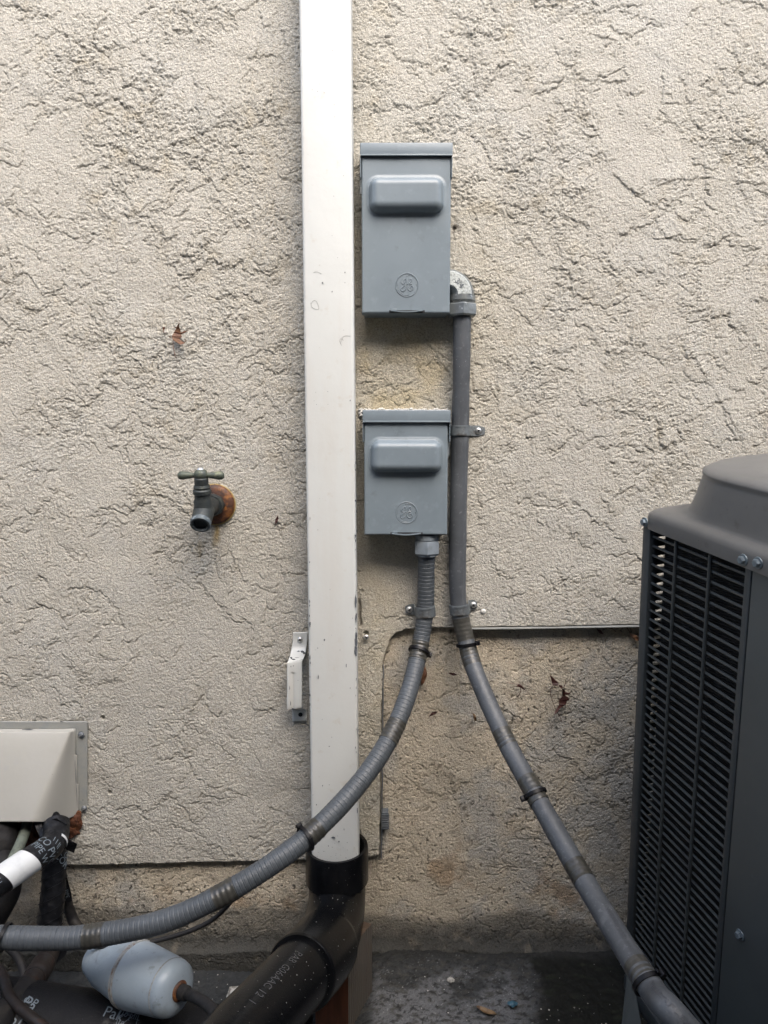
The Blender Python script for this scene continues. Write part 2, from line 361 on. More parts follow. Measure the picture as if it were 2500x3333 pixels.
# rough / smooth zones taken from the photo: (u, v, ru, rv, weight)
zr = fbm(X, Z, 9, 3, 70) * .9 + .42
for (cu, cv, ru, rv, wt) in [(420, 420, 330, 260, .55), (880, 650, 130, 420, .4), (60, 250, 90, 500, -.5), (760, 230, 150, 130, -.5), (150, 640, 160, 180, -.35),
                             (2130, 150, 260, 200, -.6), (2050, 520, 200, 160, -.45), (1650, 650, 200, 260, .45), (2380, 420, 150, 260, .35), (1240, 120, 120, 260, .4),
                             (1320, 1180, 170, 120, .35), (500, 1900, 600, 180, -.45), (450, 2250, 700, 260, -.35), (1700, 1880, 450, 150, -.55), (1200, 1900, 90, 180, -.4),
                             (1500, 2900, 400, 90, -.2), (1800, 2600, 260, 260, .5), (1600, 2250, 220, 120, -.2), (1450, 2550, 120, 300, -.4), (600, 2950, 500, 90, .0),
                             (500, 1350, 350, 150, .15), (1900, 1150, 330, 200, .2), (350, 1000, 500, 250, .2), (350, 2600, 350, 160, -.4)]:
    zr = zr + .75 * wt * np.exp(-(((U - cu) / ru) ** 2 + ((V_ - cv) / rv) ** 2))
rough = np.clip(zr, 0, 1.1) * np.interp(V_, [0, 1300, 2000, 2800], [1, .85, .6, .6])
h_up = trowel(X, Z, rough, 100)
# long trowel lines that the photo shows
WJ = fbm(X, Z, 110, 3, 33, .8) * 9; WK = fbm(X, Z, 110, 3, 37, .8) * 9
def line_step(pts, amp, side=1, wdt=6, wobf=1.0):
    """raise one side of a polyline a little, fading out away from it"""
    global h_up
    best = np.full(U.shape, 1e9); sg = np.zeros(U.shape)
    uu = U + wob * 1.2 * wobf + WJ; vv = V_ + wob * 1.1 * wobf + WK
    for (a, b), (c, d) in zip(pts, pts[1:]):
        L2 = (c - a) ** 2 + (d - b) ** 2; t = np.clip(((uu - a) * (c - a) + (vv - b) * (d - b)) / L2, 0, 1)
        du = uu - a - t * (c - a); dv = vv - b - t * (d - b); q = np.hypot(du, dv)
        s = np.sign((c - a) * dv - (d - b) * du) * side
        m = q < best; best = np.where(m, q, best); sg = np.where(m, s, sg)
    h_up = h_up + STR * .95 * amp * (np.where(sg > 0, np.exp(-best / 40.0), 0) - .45 * np.where(sg <= 0, np.exp(-best / wdt), 0))
STR = sst(-.25, .25, fbm(X, Z, 18, 3, 35))
for pts, amp, sd_ in [([(600, 300), (660, 215), (760, 140), (875, 55)], .0014, 1), ([(875, 0), (905, 60), (930, 150)], .0012, -1), ([(280, 575), (250, 700), (222, 900)], .0011, 1),
                      ([(0, 720), (25, 790), (45, 900), (95, 890), (120, 930)], .0016, -1), ([(1760, 520), (1960, 530), (2010, 580), (2070, 640), (2160, 600)], .0020, -1),
                      ([(1900, 260), (2020, 270), (2090, 230)], .0015, -1), ([(1950, 120), (2080, 150), (2200, 220)], .0016, -1), ([(1800, 880), (1770, 1000), (1740, 1150), (1750, 1300)], .0010, 1),
                      ([(400, 520), (520, 560), (640, 620)], .0013, -1), ([(1830, 700), (1980, 760), (2060, 770), (2300, 790)], .0012, -1), ([(2250, 1150), (2330, 1280), (2420, 1430)], .0012, -1),
                      ([(300, 1090), (500, 1100), (760, 1120), (900, 1110)], .0010, -1), ([(430, 1560), (560, 1640), (640, 1650)], .0009, 1), ([(1950, 560), (1935, 480), (1960, 330)], .0012, -1),
                      ([(2150, 590), (2300, 580), (2480, 600)], .0013, -1), ([(680, 600), (700, 680), (820, 740)], .0012, -1), ([(600, 830), (760, 860), (900, 770)], .0012, -1)]:
    line_step(pts, amp, sd_)
# foundation relief: rougher cement with a smoother painted zone
h_lo = trowel(X, Z * 1.0, np.clip(rough * 1.0 - .1, 0, 1.1), 300, .9) + fbm(X, Z, 10, 3, 310) * .0022
pits = fbm(X, Z, 130, 2, 320); pit = sst(.42, .55, pits); h_lo = h_lo - .0016 * pit
cove = np.exp(-np.clip(Z - .002 * 0 + fbm(X, Z, 14, 3, 330) * .012, 0, 1) / .010) * .016      # mortar fillet along the floor
h_lo = h_lo + cove
def hole(cu, cv, r, d):
    global h_up
    q = np.hypot(U - cu, V_ - cv); h_up = h_up - d * sst(r, r * .55, q)
for a in [(335, 2337, 9, .006), (358, 2580, 8, .005), (1192, 2062, 10, .006), (1178, 1925, 8, .003), (1478, 745, 8, .003)]: hole(*a)
rx = np.abs(U - 1172 - fbm(X, Z, 30, 3, 41) * 8); h_up = h_up - .004 * sst(7, 2, rx) * sst(1935, 1965, V_) * sst(2050, 2030, V_)     # ragged gouge beside the downspout
H = h_up * (1 - lb) + (h_lo - STEPD) * lb
VY = -H
# ---- colour of the paint, stains and bare cement, darker in the gouge and pits
def mixc(C, col, f):
    for k in range(3): C[..., k] = C[..., k] * (1 - f) + col[k] * f
C = np.empty(U.shape + (3,)); C[..., 0], C[..., 1], C[..., 2] = .590, .558, .500
low = fbm(X, Z, 3.2, 3, 200)
mixc(C, (.52, .485, .415), np.clip(.25 + low * .5, 0, 1) * .4)
mixc(C, (.46, .39, .275), np.clip(rough, 0, 1) * sst(.05, .5, fbm(X, Z, 26, 4, 210)) * .45)
mixc(C, (.61, .595, .56), sst(.0, .5, fbm(X, Z, 8, 3, 215)) * .35)
yel = np.exp(-((U - 1330) / 150) ** 4) * np.exp(-((V_ - 1190) / 190) ** 4) + .55 * np.exp(-((U - 1230) / 110) ** 2) * sst(300, 900, V_) + .3 * np.exp(-((U - 1600) / 120) ** 2) * sst(1900, 1100, V_) * sst(500, 900, V_)
mixc(C, (.56, .475, .32), np.clip(yel, 0, 1) * (.40 + .4 * sst(-.3, .4, fbm(X, Z, 20, 3, 220))))
mixc(C, (.36, .33, .29), sst(.15, .55, fbm(X, Z, 10, 4, 230)) * sst(2100, 2700, V_) * .3)
yr = np.exp(-((U - 705 - fbm(X, Z, 25, 3, 231) * 14) / 11) ** 2) * sst(1705, 1715, V_) * sst(1800, 1730, V_)
mixc(C, (.42, .27, .06), np.clip(yr * 1.1, 0, 1) * .75)
mixc(C, (.45, .36, .22), np.exp(-((U - 650 - fbm(X, Z, 25, 3, 232) * 10) / 8) ** 2) * sst(1750, 1770, V_) * sst(1850, 1790, V_) * .5)
sand = fbm(X, Z, 240, 2, 240); mixc(C, (.30, .255, .20), sst(.30, .62, sand) * .35)
dirt = sst(.42, .52, fbm(X, Z, 75, 3, 245)) * sst(1500, 2700, V_); mixc(C, (.16, .13, .10), dirt * .35)
mixc(C, (.045, .03, .022), np.exp(-(((U - 1482) / 16) ** 2 + ((V_ - 745) / 24) ** 2)) * sst(-.2, .3, fbm(X, Z, 120, 2, 246)) * .9)
mixc(C, (.045, .03, .022), sst(6, 2, rx) * sst(1935, 1965, V_) * sst(2050, 2030, V_) * .6)
# foundation
Cl = np.empty_like(C); Cl[..., 0], Cl[..., 1], Cl[..., 2] = .42, .375, .305
mixc(Cl, (.36, .345, .315), sst(-.15, .3, fbm(X, Z, 9, 4, 250) + np.where(U > 1500, .12, -.15)))
mixc(Cl, (.47, .42, .345), sst(.1, .4, fbm(X, Z, 14, 4, 255)) * .7)
mixc(Cl, (.24, .15, .075), sst(.12, .5, fbm(X, Z, 11, 4, 260)) * sst(2600, 2850, V_) * .55)
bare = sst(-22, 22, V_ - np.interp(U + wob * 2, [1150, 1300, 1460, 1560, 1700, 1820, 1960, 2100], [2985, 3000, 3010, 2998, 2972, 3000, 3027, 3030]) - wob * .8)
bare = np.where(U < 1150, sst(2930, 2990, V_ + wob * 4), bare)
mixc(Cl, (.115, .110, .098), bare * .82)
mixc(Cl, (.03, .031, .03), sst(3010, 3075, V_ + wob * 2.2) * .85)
mixc(Cl, (.075, .07, .06), pit * .55)
blk = sst(.30, .42, fbm(X, Z, 120, 3, 270)) * sst(-.05, .25, fbm(X, Z, 7, 3, 272) + np.where(U < 1000, .22, -.02)); mixc(Cl, (.04, .037, .033), blk * .85)
mixc(Cl, (.17, .15, .12), sst(.15, .5, fbm(X, Z, 34, 4, 275)) * .4)
C *= np.array([.722, .735, .728]); Cl *= np.array([1.10, 1.095, 1.06])
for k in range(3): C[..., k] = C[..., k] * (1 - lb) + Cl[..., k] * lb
idx = np.arange(NX * NZ).reshape(NZ, NX)
Q = np.stack([idx[:-1, :-1], idx[:-1, 1:], idx[1:, 1:], idx[1:, :-1]], -1).reshape(-1, 4)
isl = (lb[:-1, :-1] > .9) & (lb[1:, :-1] > .9) & (lb[:-1, 1:] > .9) & (lb[1:, 1:] > .9); isl = isl.ravel()
VV = np.stack([X.ravel(), VY.ravel(), Z.ravel()], -1); CC = np.concatenate([C.reshape(-1, 3), np.ones((NX * NZ, 1))], 1)
def sub_grid(name, mask, m):
    fq = Q[mask]; used, inv = np.unique(fq.ravel(), return_inverse=True)
    o = mk(name, VV[used], inv.reshape(-1, 4), m, wall)
    ca = o.data.color_attributes.new('tint', 'FLOAT_COLOR', 'POINT'); ca.data.foreach_set('color', CC[used].astype(np.float32).ravel()); return o
sub_grid('stucco_coat', ~isl, stucco_m)
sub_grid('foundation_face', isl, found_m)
# the wall goes on plainly beyond what the photo shows
mb = MB()
for (a, b, c, d) in [(-4, X0, -.06, 3.2), (X1, 4, -.06, 3.2), (X0, X1, Z1, 3.2)]:
    mb.add([(a, -.002, c), (b, -.002, c), (b, -.002, d), (a, -.002, d)], [(0, 1, 2, 3)])
mb.make('outer_stucco', plain_stucco, wall, smooth=False)
# metal stucco stops along the step
mb = MB()
mb.strip([P(u, v, -.003) + Vector((0, 0, -.0005)) for u, v in [(1500, 2045), (1700, 2043), (1900, 2040), (2110, 2036), (2500, 2028)]], (0, 1, 0), .010, .0012)
mb.make('weep_screed', flange_m, wall)
mb = MB()
def zig(u, v0, v1, amp, n=26, Y=.004):
    return [P(u + amp * math.sin(k * 1.7) * random.random() + (k / n) * -6, v0 + (v1 - v0) * k / n, Y) for k in range(n + 1)]
mb.strip(zig(1248, 2165, 2790, 1.5), (1, 0, 0), .0016, .010)
mb.make('casing_bead', chip_m, wall)
# the corner bracket at the foot of the bead
mb = MB(); a = P(1253, 2665, -.0); mb.box(a.x - .005, a.x + .006, -.004, .016, a.z - .018, a.z + .013, .0012)
for k in range(7): mb.box(a.x - .006, a.x + .007, -.0052, .0, a.z - .016 + k * .004, a.z - .0145 + k * .004)
mb.make('bead_bracket', chip_m, wall, smooth=False)

# ------------------------------------------------------------------ GROUND
gs = .0016; gx = np.arange(-.74, .80 + gs / 2, gs); gy = np.arange(-.46, .03 + gs / 2, gs)
GXX, GYY = np.meshgrid(gx, gy)
base = np.where(True, -.034 * sst(.0, -.10, GXX), 0)
h = base + fbm(GXX, GYY, 8, 4, 400) * .005 + fbm(GXX, GYY, 45, 4, 410) * .0028 + np.abs(fbm(GXX, GYY, 120, 2, 415)) * .0012 + .0010 * sst(.1, .3, fbm(GXX, GYY, 170, 2, 420)) * sst(.15, .0, GXX)
GU = 1250 + F * GXX / ((GYY - CAM.y) * cp - (h - CAM.z) * sp); GV = 1667 - F * ((GYY - CAM.y) * sp + (h - CAM.z) * cp) / ((GYY - CAM.y) * cp - (h - CAM.z) * sp)
gw = fbm(GXX, GYY, 30, 4, 430) * 30
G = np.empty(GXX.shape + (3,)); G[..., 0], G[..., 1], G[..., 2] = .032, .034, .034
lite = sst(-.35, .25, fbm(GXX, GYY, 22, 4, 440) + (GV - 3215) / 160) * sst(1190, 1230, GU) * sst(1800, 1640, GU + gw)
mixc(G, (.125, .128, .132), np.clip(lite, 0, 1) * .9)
speck = sst(.15, .4, fbm(GXX, GYY, 230, 3, 450, .7)); mixc(G, (.05, .05, .05), speck * .7)
sp2 = sst(.42, .5, fbm(GXX, GYY, 310, 2, 455)); mixc(G, (.24, .24, .235), sp2 * .8 * sst(-.1, .3, fbm(GXX, GYY, 25, 3, 457)) * sst(1180, 1220, GU) * sst(1850, 1750, GU))
mixc(G, (.05, .048, .042), sst(.0, .35, fbm(GXX, GYY * 1.6, 55, 4, 470)) * .8); mixc(G, (.014, .014, .013), sst(.12, .4, fbm(GXX, GYY * 1.4, 90, 3, 475)) * .8)
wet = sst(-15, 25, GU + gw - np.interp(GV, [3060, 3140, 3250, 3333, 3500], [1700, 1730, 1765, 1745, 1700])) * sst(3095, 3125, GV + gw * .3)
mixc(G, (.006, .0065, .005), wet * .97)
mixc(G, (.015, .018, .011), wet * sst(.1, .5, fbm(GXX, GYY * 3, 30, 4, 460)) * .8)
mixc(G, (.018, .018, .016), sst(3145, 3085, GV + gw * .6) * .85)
crk = np.abs(fbm(GXX, GYY, 9, 4, 480)); mixc(G, (.012, .012, .011), sst(.012, .003, crk) * .8); h_c = crk
mixc(G, (.026, .028, .029), sst(1000, 900, GU) * .7)
GN, GM = len(gx), len(gy); gi = np.arange(GN * GM).reshape(GM, GN)
gq = np.stack([gi[:-1, :-1], gi[:-1, 1:], gi[1:, 1:], gi[1:, :-1]], -1).reshape(-1, 4)
big = mat('concrete_plain', (.10, .10, .098), .85, var=[(4, (.07, .07, .07), .4, .7), (200, (.16, .16, .16), .6, .7)], bump=[(60, .002)])
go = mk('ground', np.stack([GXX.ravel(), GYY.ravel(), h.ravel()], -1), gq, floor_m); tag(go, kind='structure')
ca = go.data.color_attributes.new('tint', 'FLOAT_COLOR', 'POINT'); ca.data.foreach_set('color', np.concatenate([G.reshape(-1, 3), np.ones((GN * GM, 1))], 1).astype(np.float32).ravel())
mb = MB()
for (a, b, c, d, z0, z1) in [(-.74, .80, -8, -.46, -.02, -.02), (-8, -.74, -8, .03, -.035, -.035), (.80, 8, -8, .03, 0, 0)]:
    mb.add([(a, c, z0), (b, c, z1), (b, d, z1), (a, d, z0)], [(0, 1, 2, 3)])
tag(mb.make('side_yard_paving', big, smooth=False), kind='structure')
# unseen wall added behind the camera to block low sky and dim the wall foot
nb = mat('sky_blocker_stucco', (.16, .15, .135), .9, bump=[(60, .003)], var=[(5, (.24, .22, .2), .4, .7)])
mb = MB(); mb.box(-7, 7, -2.05, -1.85, -.04, 2.45)
tag(mb.make('sky_blocker_wall', nb, smooth=False, loc=(0, -1.95, -.04)), 'unseen plain stucco wall added behind the camera to block low sky from the house wall', 'wall')

# ------------------------------------------------------------------ small fittings
def screw(parent, c, n, r=.0042, name='screw', m=None, cross=True, top=None):
    n = Vector(n).normalized(); mb = MB()
    mb.lathe([(r, 0), (r * .98, r * .22), (r * .8, r * .5), (r * .45, r * .68), (r * .05, r * .72)], c, n, 24)
    o = mb.make(name, m or steel, parent, angle=60)
    if cross:
        e = n.cross(Vector((0.2, 0, 1))).normalized(); f = n.cross(e); mb = MB(); q = Vector(c) + n * r * .62
        a = .5
        for d, g in ((e * math.cos(a) + f * math.sin(a), f * math.cos(a) - e * math.sin(a)), (f * math.cos(a) - e * math.sin(a), e * math.cos(a) + f * math.sin(a))):
            mb.strip([q - d * r * .52, q + d * r * .52], g, r * .26, r * .26)
        mb.make('screw_slot', shade_black, o, smooth=False)
    return o
def hexbolt(parent, c, n, r=.0055, name='bolt'):
    n = Vector(n).normalized(); mb = MB()
    mb.lathe([(r * 1.45, 0), (r * 1.4, r * .22), (r * 1.0, r * .3)], c, n, 28)
    mb.lathe([(r, r * .2), (r, r * .95), (r * .82, r * 1.12)], c, n, sides=6)
    return mb.make(name, bolt_m, parent, angle=25)

# ------------------------------------------------------------------ DOWNSPOUT
YD = -.066
tl, bl = P(972, -60, YD), P(1015, 2830, YD); tr, br = P(1142, -60, YD), P(1168, 2830, YD)
ds = root('downspout', (bl + br) / 2, 'tall white square metal downspout with chipped edges, standing in a black pipe', 'downspout')
tl = tl + (tl - bl) * .35; tr = tr + (tr - br) * .35     # runs on up above the picture
DEP = .048; NS = 60; rings = []
for i in range(NS + 1):
    t = i / NS; L = bl.lerp(tl, t); Rr = br.lerp(tr, t); c0 = .0045; pr = []
    hw = (Rr - L).x
    def cr(cx, cy, a0):
        return [Vector((cx + c0 * math.cos(a0 + k * math.pi / 8), cy + c0 * math.sin(a0 + k * math.pi / 8), 0)) for k in range(5)]
    bow = .0006 * math.sin(t * 23) + .0005 * math.sin(t * 9 + 1)
    for q in cr(L.x + c0, YD + c0, math.pi) + cr(Rr.x - c0, YD + c0, 1.5 * math.pi) + cr(Rr.x - c0, YD + DEP - c0, 0) + cr(L.x + c0, YD + DEP - c0, .5 * math.pi):
        pr.append(Vector((q.x, q.y + bow, L.z)))
    rings.append(pr)
n = 20; vs = [q for r_ in rings for q in r_]; fs = [(i * n + k, i * n + (k + 1) % n, (i + 1) * n + (k + 1) % n, (i + 1) * n + k) for i in range(NS) for k in range(n)]
mk('spout_tube', vs, fs, white_paint, ds, True, angle=40)
# bare metal where the paint has flaked off along the edges
mb = MB()
def chip(u, v, w_, h_, Y=None, seed=0):
    rr = random.Random(seed * 77 + int(u + v)); c = P(u, v, (YD - .0014) if Y is None else Y); pts = []; k = 14
    for i in range(k):
        a = 2 * math.pi * i / k; q = .65 + .5 * rr.random()
        pts.append(c + Vector((math.cos(a) * w_ * q * .00047, 0, math.sin(a) * h_ * q * .00047)))
    mb.add([c] + pts, [(0, i + 1, (i + 1) % k + 1) for i in range(k)])
for (u, v, a, b) in [(1158, 1960, 3, 26), (1159, 2010, 3, 18), (1159, 2090, 4, 22), (1158, 2120, 5, 20), (1160, 2070, 3, 14), (1157, 1745, 3, 6), (1158, 1760, 2, 5), (1157, 1630, 2, 4),
                     (1008, 1958, 2, 5), (1008, 1972, 2, 3), (1009, 2030, 3, 7), (1009, 2140, 2, 8), (1010, 2158, 2, 5), (1007, 2005, 2, 4), (1008, 1830, 1.5, 3), (1056, 2084, 3, 4), (1036, 2203, 2, 8),
                     (1127, 2167, 1.5, 6), (1086, 2727, 7, 4), (1103, 2740, 3, 4), (1050, 2558, 2, 3), (1034, 2110, 2, 2), (1140, 2240, 1.2, 3), (1050, 921, 2.6, 2.6), (1123, 887, 2, 2), (1081, 950, 2, 3), (1140, 1304, 2, 3),
                     (1072, 2430, 3, 2), (975, 230, 1.5, 9), (1080, 2400, 1.5, 1.5), (1120, 2700, 1.5, 5), (1165, 2380, 2, 14), (1163, 2640, 2, 12), (1072, 2555, 1.6, 1.6), (1110, 2600, 2, 2), (1030, 2620, 2, 3)]: chip(u, v, a, b)
rr = random.Random(77)
for k in range(34): chip(rr.uniform(1015, 1150), rr.uniform(60, 2700), rr.uniform(.6, 1.3), rr.uniform(.7, 2.2), None, k)
for k in range(40): chip(rr.uniform(1025, 1160), 2820 - abs(rr.gauss(0, 45)), rr.uniform(.6, 1.6), rr.uniform(.6, 1.6), None, k)
for k in range(26):
    sd_ = rr.random() < .3; chip(1160 + rr.uniform(-3, 2) if not sd_ else 1009, rr.uniform(1500, 2500), rr.uniform(.8, 1.8), rr.uniform(1.5, 7), None, k)
mb.make('paint_chips', chip_m, ds, smooth=False)
# cobweb strands and scuffs on the face
mb = MB()
for pts in [[(1140, 1095), (1122, 1094), (1112, 1105), (1108, 1120)], [(1108, 1102), (1106, 1112), (1112, 1125)], [(1112, 1100), (1118, 1110)], [(1012, 985), (1015, 1000), (1030, 1008), (1038, 1005), (1032, 985), (1022, 978), (1012, 990)], [(1020, 888), (1032, 885), (1046, 892)]]:
    pp = [P(u, v, YD - .0012) for u, v in pts]; Path(pp).tube(.00014, step=.002, ns=5).make('cobweb_strand', copper_dark, ds)

# ------------------------------------------------------------------ DOWNSPOUT STRAP (loose, white)
st = root('pipe_strap', P(968, 2200, -.01), 'bent white metal strap with one screw on the wall left of the downspout', 'strap')
pts = [P(978, 2058, -.0035), P(977, 2085, -.0035), P(973, 2112, -.007), P(968, 2135, -.018), P(962, 2150, -.030), P(959, 2160, -.033), P(959, 2230, -.034), P(958, 2300, -.034), P(958, 2306, -.030), P(972, 2309, -.008), P(976, 2322, -.0045), P(975, 2348, -.0045)]
mb = MB(); pp = Path(pts, .002); q = [pp.at(pp.L * k / 90)[0] for k in range(91)]
vs = []; 
for k, p_ in enumerate(q):
    hw = .0122; nn = Vector((0, -1, 0)); T = pp.at(pp.L * k / 90)[1]; wd = Vector((1, 0, -T.x * .6)).normalized(); nn = T.cross(wd).normalized()
    if nn.y > 0: nn = -nn
    for j in range(13):
        s = -1 + j / 6; t = k / 90
        rib = .0022 * math.exp(-((s + .2) / .18) ** 2) * (1 if .40 < t < .86 else 0)
        vs.append(p_ + wd * hw * s - nn * rib)
fs = [(k * 13 + j, k * 13 + j + 1, (k + 1) * 13 + j + 1, (k + 1) * 13 + j) for k in range(90) for j in range(12)]
so = mk('strap_band', vs, fs, white_paint, st, True, angle=50); md = so.modifiers.new('t', 'SOLIDIFY'); md.thickness = .0012; md.offset = 0
screw(st, P(977, 2082, -.005), (0, -1, 0), .0046, m=steel)
mb = MB(); mb.lathe([(.0036, 0), (.0036, .0009)], P(978, 2326, -.0049), (0, -1, 0), 22); mb.make('screw_hole', shade_black, st)
mb = MB()
for (u, v, a, b, Y) in [(985, 2122, 7, 5, -.012), (972, 2120, 5, 2, -.010), (990, 2128, 4, 8, -.015), (956, 2147, 6, 3, -.028), (978, 2150, 9, 3, -.030), (948, 2142, 4, 4, -.026), (968, 2141, 10, 1.5, -.022), (947, 2170, 1.5, 3, -.0355), (955, 2168, 2, 2, -.0355), (943, 2240, 1.2, 9, -.0362), (946, 2290, 1.2, 10, -.0362), (970, 2215, 1, 1.5, -.0355)]:
    chip(u, v, a, b, Y - .0016)
mb.make('dirt_flakes', chip_m, st, smooth=False)

sc = root('wall_screw', P(1192, 2074, -.002), 'lone pan-head screw standing out of the stucco just right of the downspout', 'screw')
screw(sc, P(1192, 2074, -.006), (0, -1, .05), .0046, name='screw_head', m=steel)
mb = MB(); mb.lathe([(.002, 0), (.002, .02)], P(1192, 2074, -.006) , (0, 1, 0), 12); mb.make('screw_shank', copper_green, sc)
pl = MB(); pl.lathe([(.0045, 0), (.004, .002), (.002, .0035)], P(1573, 1990, -.001), (0, -1, 0), 9); o = pl.make('wall_plug', caulk_m, loc=P(1573, 1990, -.001)); tag(o, 'small white plug stuck in the stucco right of the lower conduit strap', 'plug')

# ------------------------------------------------------------------ DISCONNECT BOXES
def sd_rr(x, z, hx, hz, r):
    qx = np.abs(x) - hx + r; qz = np.abs(z) - hz + r
    return np.hypot(np.maximum(qx, 0), np.maximum(qz, 0)) + np.minimum(np.maximum(qx, qz), 0) - r
def disconnect(label, name, yf, body, cap, handle, logo, notch, hinge_side):
    """all pixel boxes are (u0, v0, u1, v1) on the front plane yf"""
    a, b = P(body[0], body[3], yf), P(body[2], body[1], yf); x0, x1, z0, z1 = a.x, b.x, a.z, b.z
    rt = root(name, ((x0 + x1) / 2, 0, z0), label, 'electrical box', 'grey electrical disconnect boxes')
    mb = MB(); mb.box(x0 + .0025, x1 - .0025, yf + .006, .004, z0 + .0015, z1 + .002, .0012); mb.make('enclosure', box_dark, rt)
    # front cover, pressed sheet with the raised handle guard
    s = .0012; gx_ = np.arange(x0, x1 + s / 2, s); gx_[-1] = x1; gz_ = np.arange(z0, z1 + s / 2, s); gz_[-1] = z1
    A, B = np.meshgrid(gx_, gz_); ha, hb = P(handle[0], handle[3], yf), P(handle[2], handle[1], yf)
    hx, hz = (ha.x + hb.x) / 2, (ha.z + hb.z) / 2; wx, wz = (hb.x - ha.x) / 2, (hb.z - ha.z) / 2
    d = sd_rr(A - hx, B - hz, wx, wz, .013)
    t = np.clip(-d / .0135, 0, 1); dome = .0165 * np.sqrt(np.clip(1 - (1 - t) ** 2.4, 0, 1))
    rim = .0012 * np.exp(-((d - .0015) / .0022) ** 2)
    edge = np.minimum(np.minimum(A - x0, x1 - A), np.minimum(B - z0, z1 - B))
    er = .0022; rnd = np.where(edge < er, er - np.sqrt(np.clip(er ** 2 - (er - edge) ** 2, 0, None)), 0)
    Yg = yf - dome - rim + rnd + .0004 * np.sin(A * 60 + 1) * np.sin(B * 31)
    na, nb_ = len(gx_), len(gz_)
    # flange: repeat the border further back
    vs = np.stack([A.ravel(), Yg.ravel(), B.ravel()], -1); ii = np.arange(na * nb_).reshape(nb_, na)
    fq = np.stack([ii[:-1, :-1], ii[:-1, 1:], ii[1:, 1:], ii[1:, :-1]], -1).reshape(-1, 4)
    loop = np.concatenate([ii[0, :], ii[1:, -1], ii[-1, -2::-1], ii[-2:0:-1, 0]]); back = vs[loop].copy(); back[:, 1] = yf + .020
    base_ = len(vs); nl = len(loop); k = np.arange(nl); k2 = (k + 1) % nl
    fl = np.stack([loop[k2], loop[k], base_ + k, base_ + k2], -1)
    mk('cover', np.concatenate([vs, back]), np.concatenate([fq, fl]), box_m, rt)
    # rain cap
    a, b = P(cap[0], cap[3], yf - .004), P(cap[2], cap[1], yf - .004)
    mb = MB(); mb.box(a.x, b.x, yf - .004, .003, a.z, b.z, .0013, seg=3)
    mb.box(a.x, b.x, yf - .0052, yf - .003, a.z - .0003, a.z + .0022, .0008)
    c = mb.make('rain_cap', box_m, rt)
    for sx in (a.x + .0007, b.x - .0007):
        mb = MB().box(sx - .0006, sx + .0006, yf - .002, yf + .03, a.z - .030, a.z, .0003); mb.make('cap_ear', box_m, rt, smooth=False)
    mb = MB(); mb.box(a.x + .001, b.x - .001, yf - .0019, yf - .0003, a.z - .0012, a.z + .001); mb.make('cap_gap_shade', shade_black, rt, smooth=False)  # solid black strip painting the shade below the cap
    # monogram in a ring, pressed into the cover
    c = P(logo[0], logo[1], yf - .0002); sc_ = logo[2] / 140 * (CAM.y * -1 + yf) / F
    mb = MB(); wv = lambda pts, r_, sq=1: Path([c + Vector((x * sc_, 0, -z * sc_)) for x, z in pts]).tube(r_, step=.0008, ns=8, mb=mb)
    ring = lambda r_, a0, a1, rr: wv([(r_ * math.cos(R(t)), r_ * math.sin(R(t))) for t in np.linspace(a0, a1, max(6, int(abs(a1 - a0) / 8)))], rr)
    ring(139, 0, 360, .0007)
    q_ = lambda pts: [((x - 450) * .373, (y - 460) * .373) for x, y in pts]
    wv(q_([(268, 335), (266, 378), (300, 420), (350, 442), (400, 430), (430, 395), (440, 360)]), .0008)
    wv(q_([(312, 408), (340, 408), (390, 355), (418, 290), (398, 258), (352, 282), (325, 345), (335, 405)]), .0008)
    wv(q_([(405, 440), (405, 520), (390, 600), (345, 650), (290, 655), (255, 620), (275, 560), (350, 490), (440, 440), (520, 400), (575, 350), (605, 290), (595, 255), (560, 265), (530, 320), (530, 375), (550, 410), (610, 418)]), .00082)
    wv(q_([(595, 430), (520, 440), (480, 500), (480, 570), (520, 630), (590, 640), (640, 590), (645, 520), (600, 490), (560, 510), (550, 545), (580, 568)]), .00082)
    for sw in ([(425, 168), (455, 168), (510, 142), (600, 150), (700, 210), (770, 300), (800, 400)], [(750, 425), (778, 440), (790, 510), (780, 580), (740, 660), (650, 740)], [(495, 745), (480, 775), (400, 785), (310, 760), (220, 690), (150, 600)], [(155, 480), (128, 460), (125, 400), (145, 310), (200, 220), (300, 150)]):
        wv(q_(sw), .00045); wv(q_(sw[:2]), .0008)
    mb.make('embossed_emblem', box_m, rt)
    # hasp slot at the lower edge
    p0, p1 = P(notch[0], notch[3], yf), P(notch[2], notch[1], yf)
    mb = MB(); mb.box(p0.x, p1.x, yf - .0006, yf + .002, p0.z, p1.z, .0003); o = mb.make('hasp_slot', shade_black, rt, smooth=False)
    mb = MB(); m_ = (p0.x + p1.x) / 2; wv2 = [Vector((p0.x + (p1.x - p0.x) * (.04 + .9 * k / 12), yf - .003, p1.z - .0012 - .0022 * math.sin(math.pi * k / 12))) for k in range(13)]
    mb.strip(wv2, (0, 1, 0), .007, .0014); mb.box(p0.x + .004, p0.x + .011, yf - .002, yf + .001, p1.z - .001, p1.z + .0022, .0005)
    mb.make('hasp', box_m, o)
    hx_ = x0 - .0008 if hinge_side < 0 else x1 + .0008
    mb = MB(); mb.lathe([(.0022, 0), (.0022, .045)], (hx_, yf + .010, z1 - .055), (0, 0, 1), 12); mb.lathe([(.004, 0), (.0035, .002)], (hx_, yf + .012, z1 - .004), (hinge_side, 0, 0), 14)
    mb.make('hinge', zinc, rt)
    return rt
ub = disconnect('larger upper grey metal disconnect box with an elbow fitting at its lower right side', 'disconnect_box', -.050, (1178, 500, 1469, 1020), (1172, 464, 1474, 507), (1203, 582, 1443, 695), (1325, 928, 36), (1267, 1010, 1383, 1019), -1)
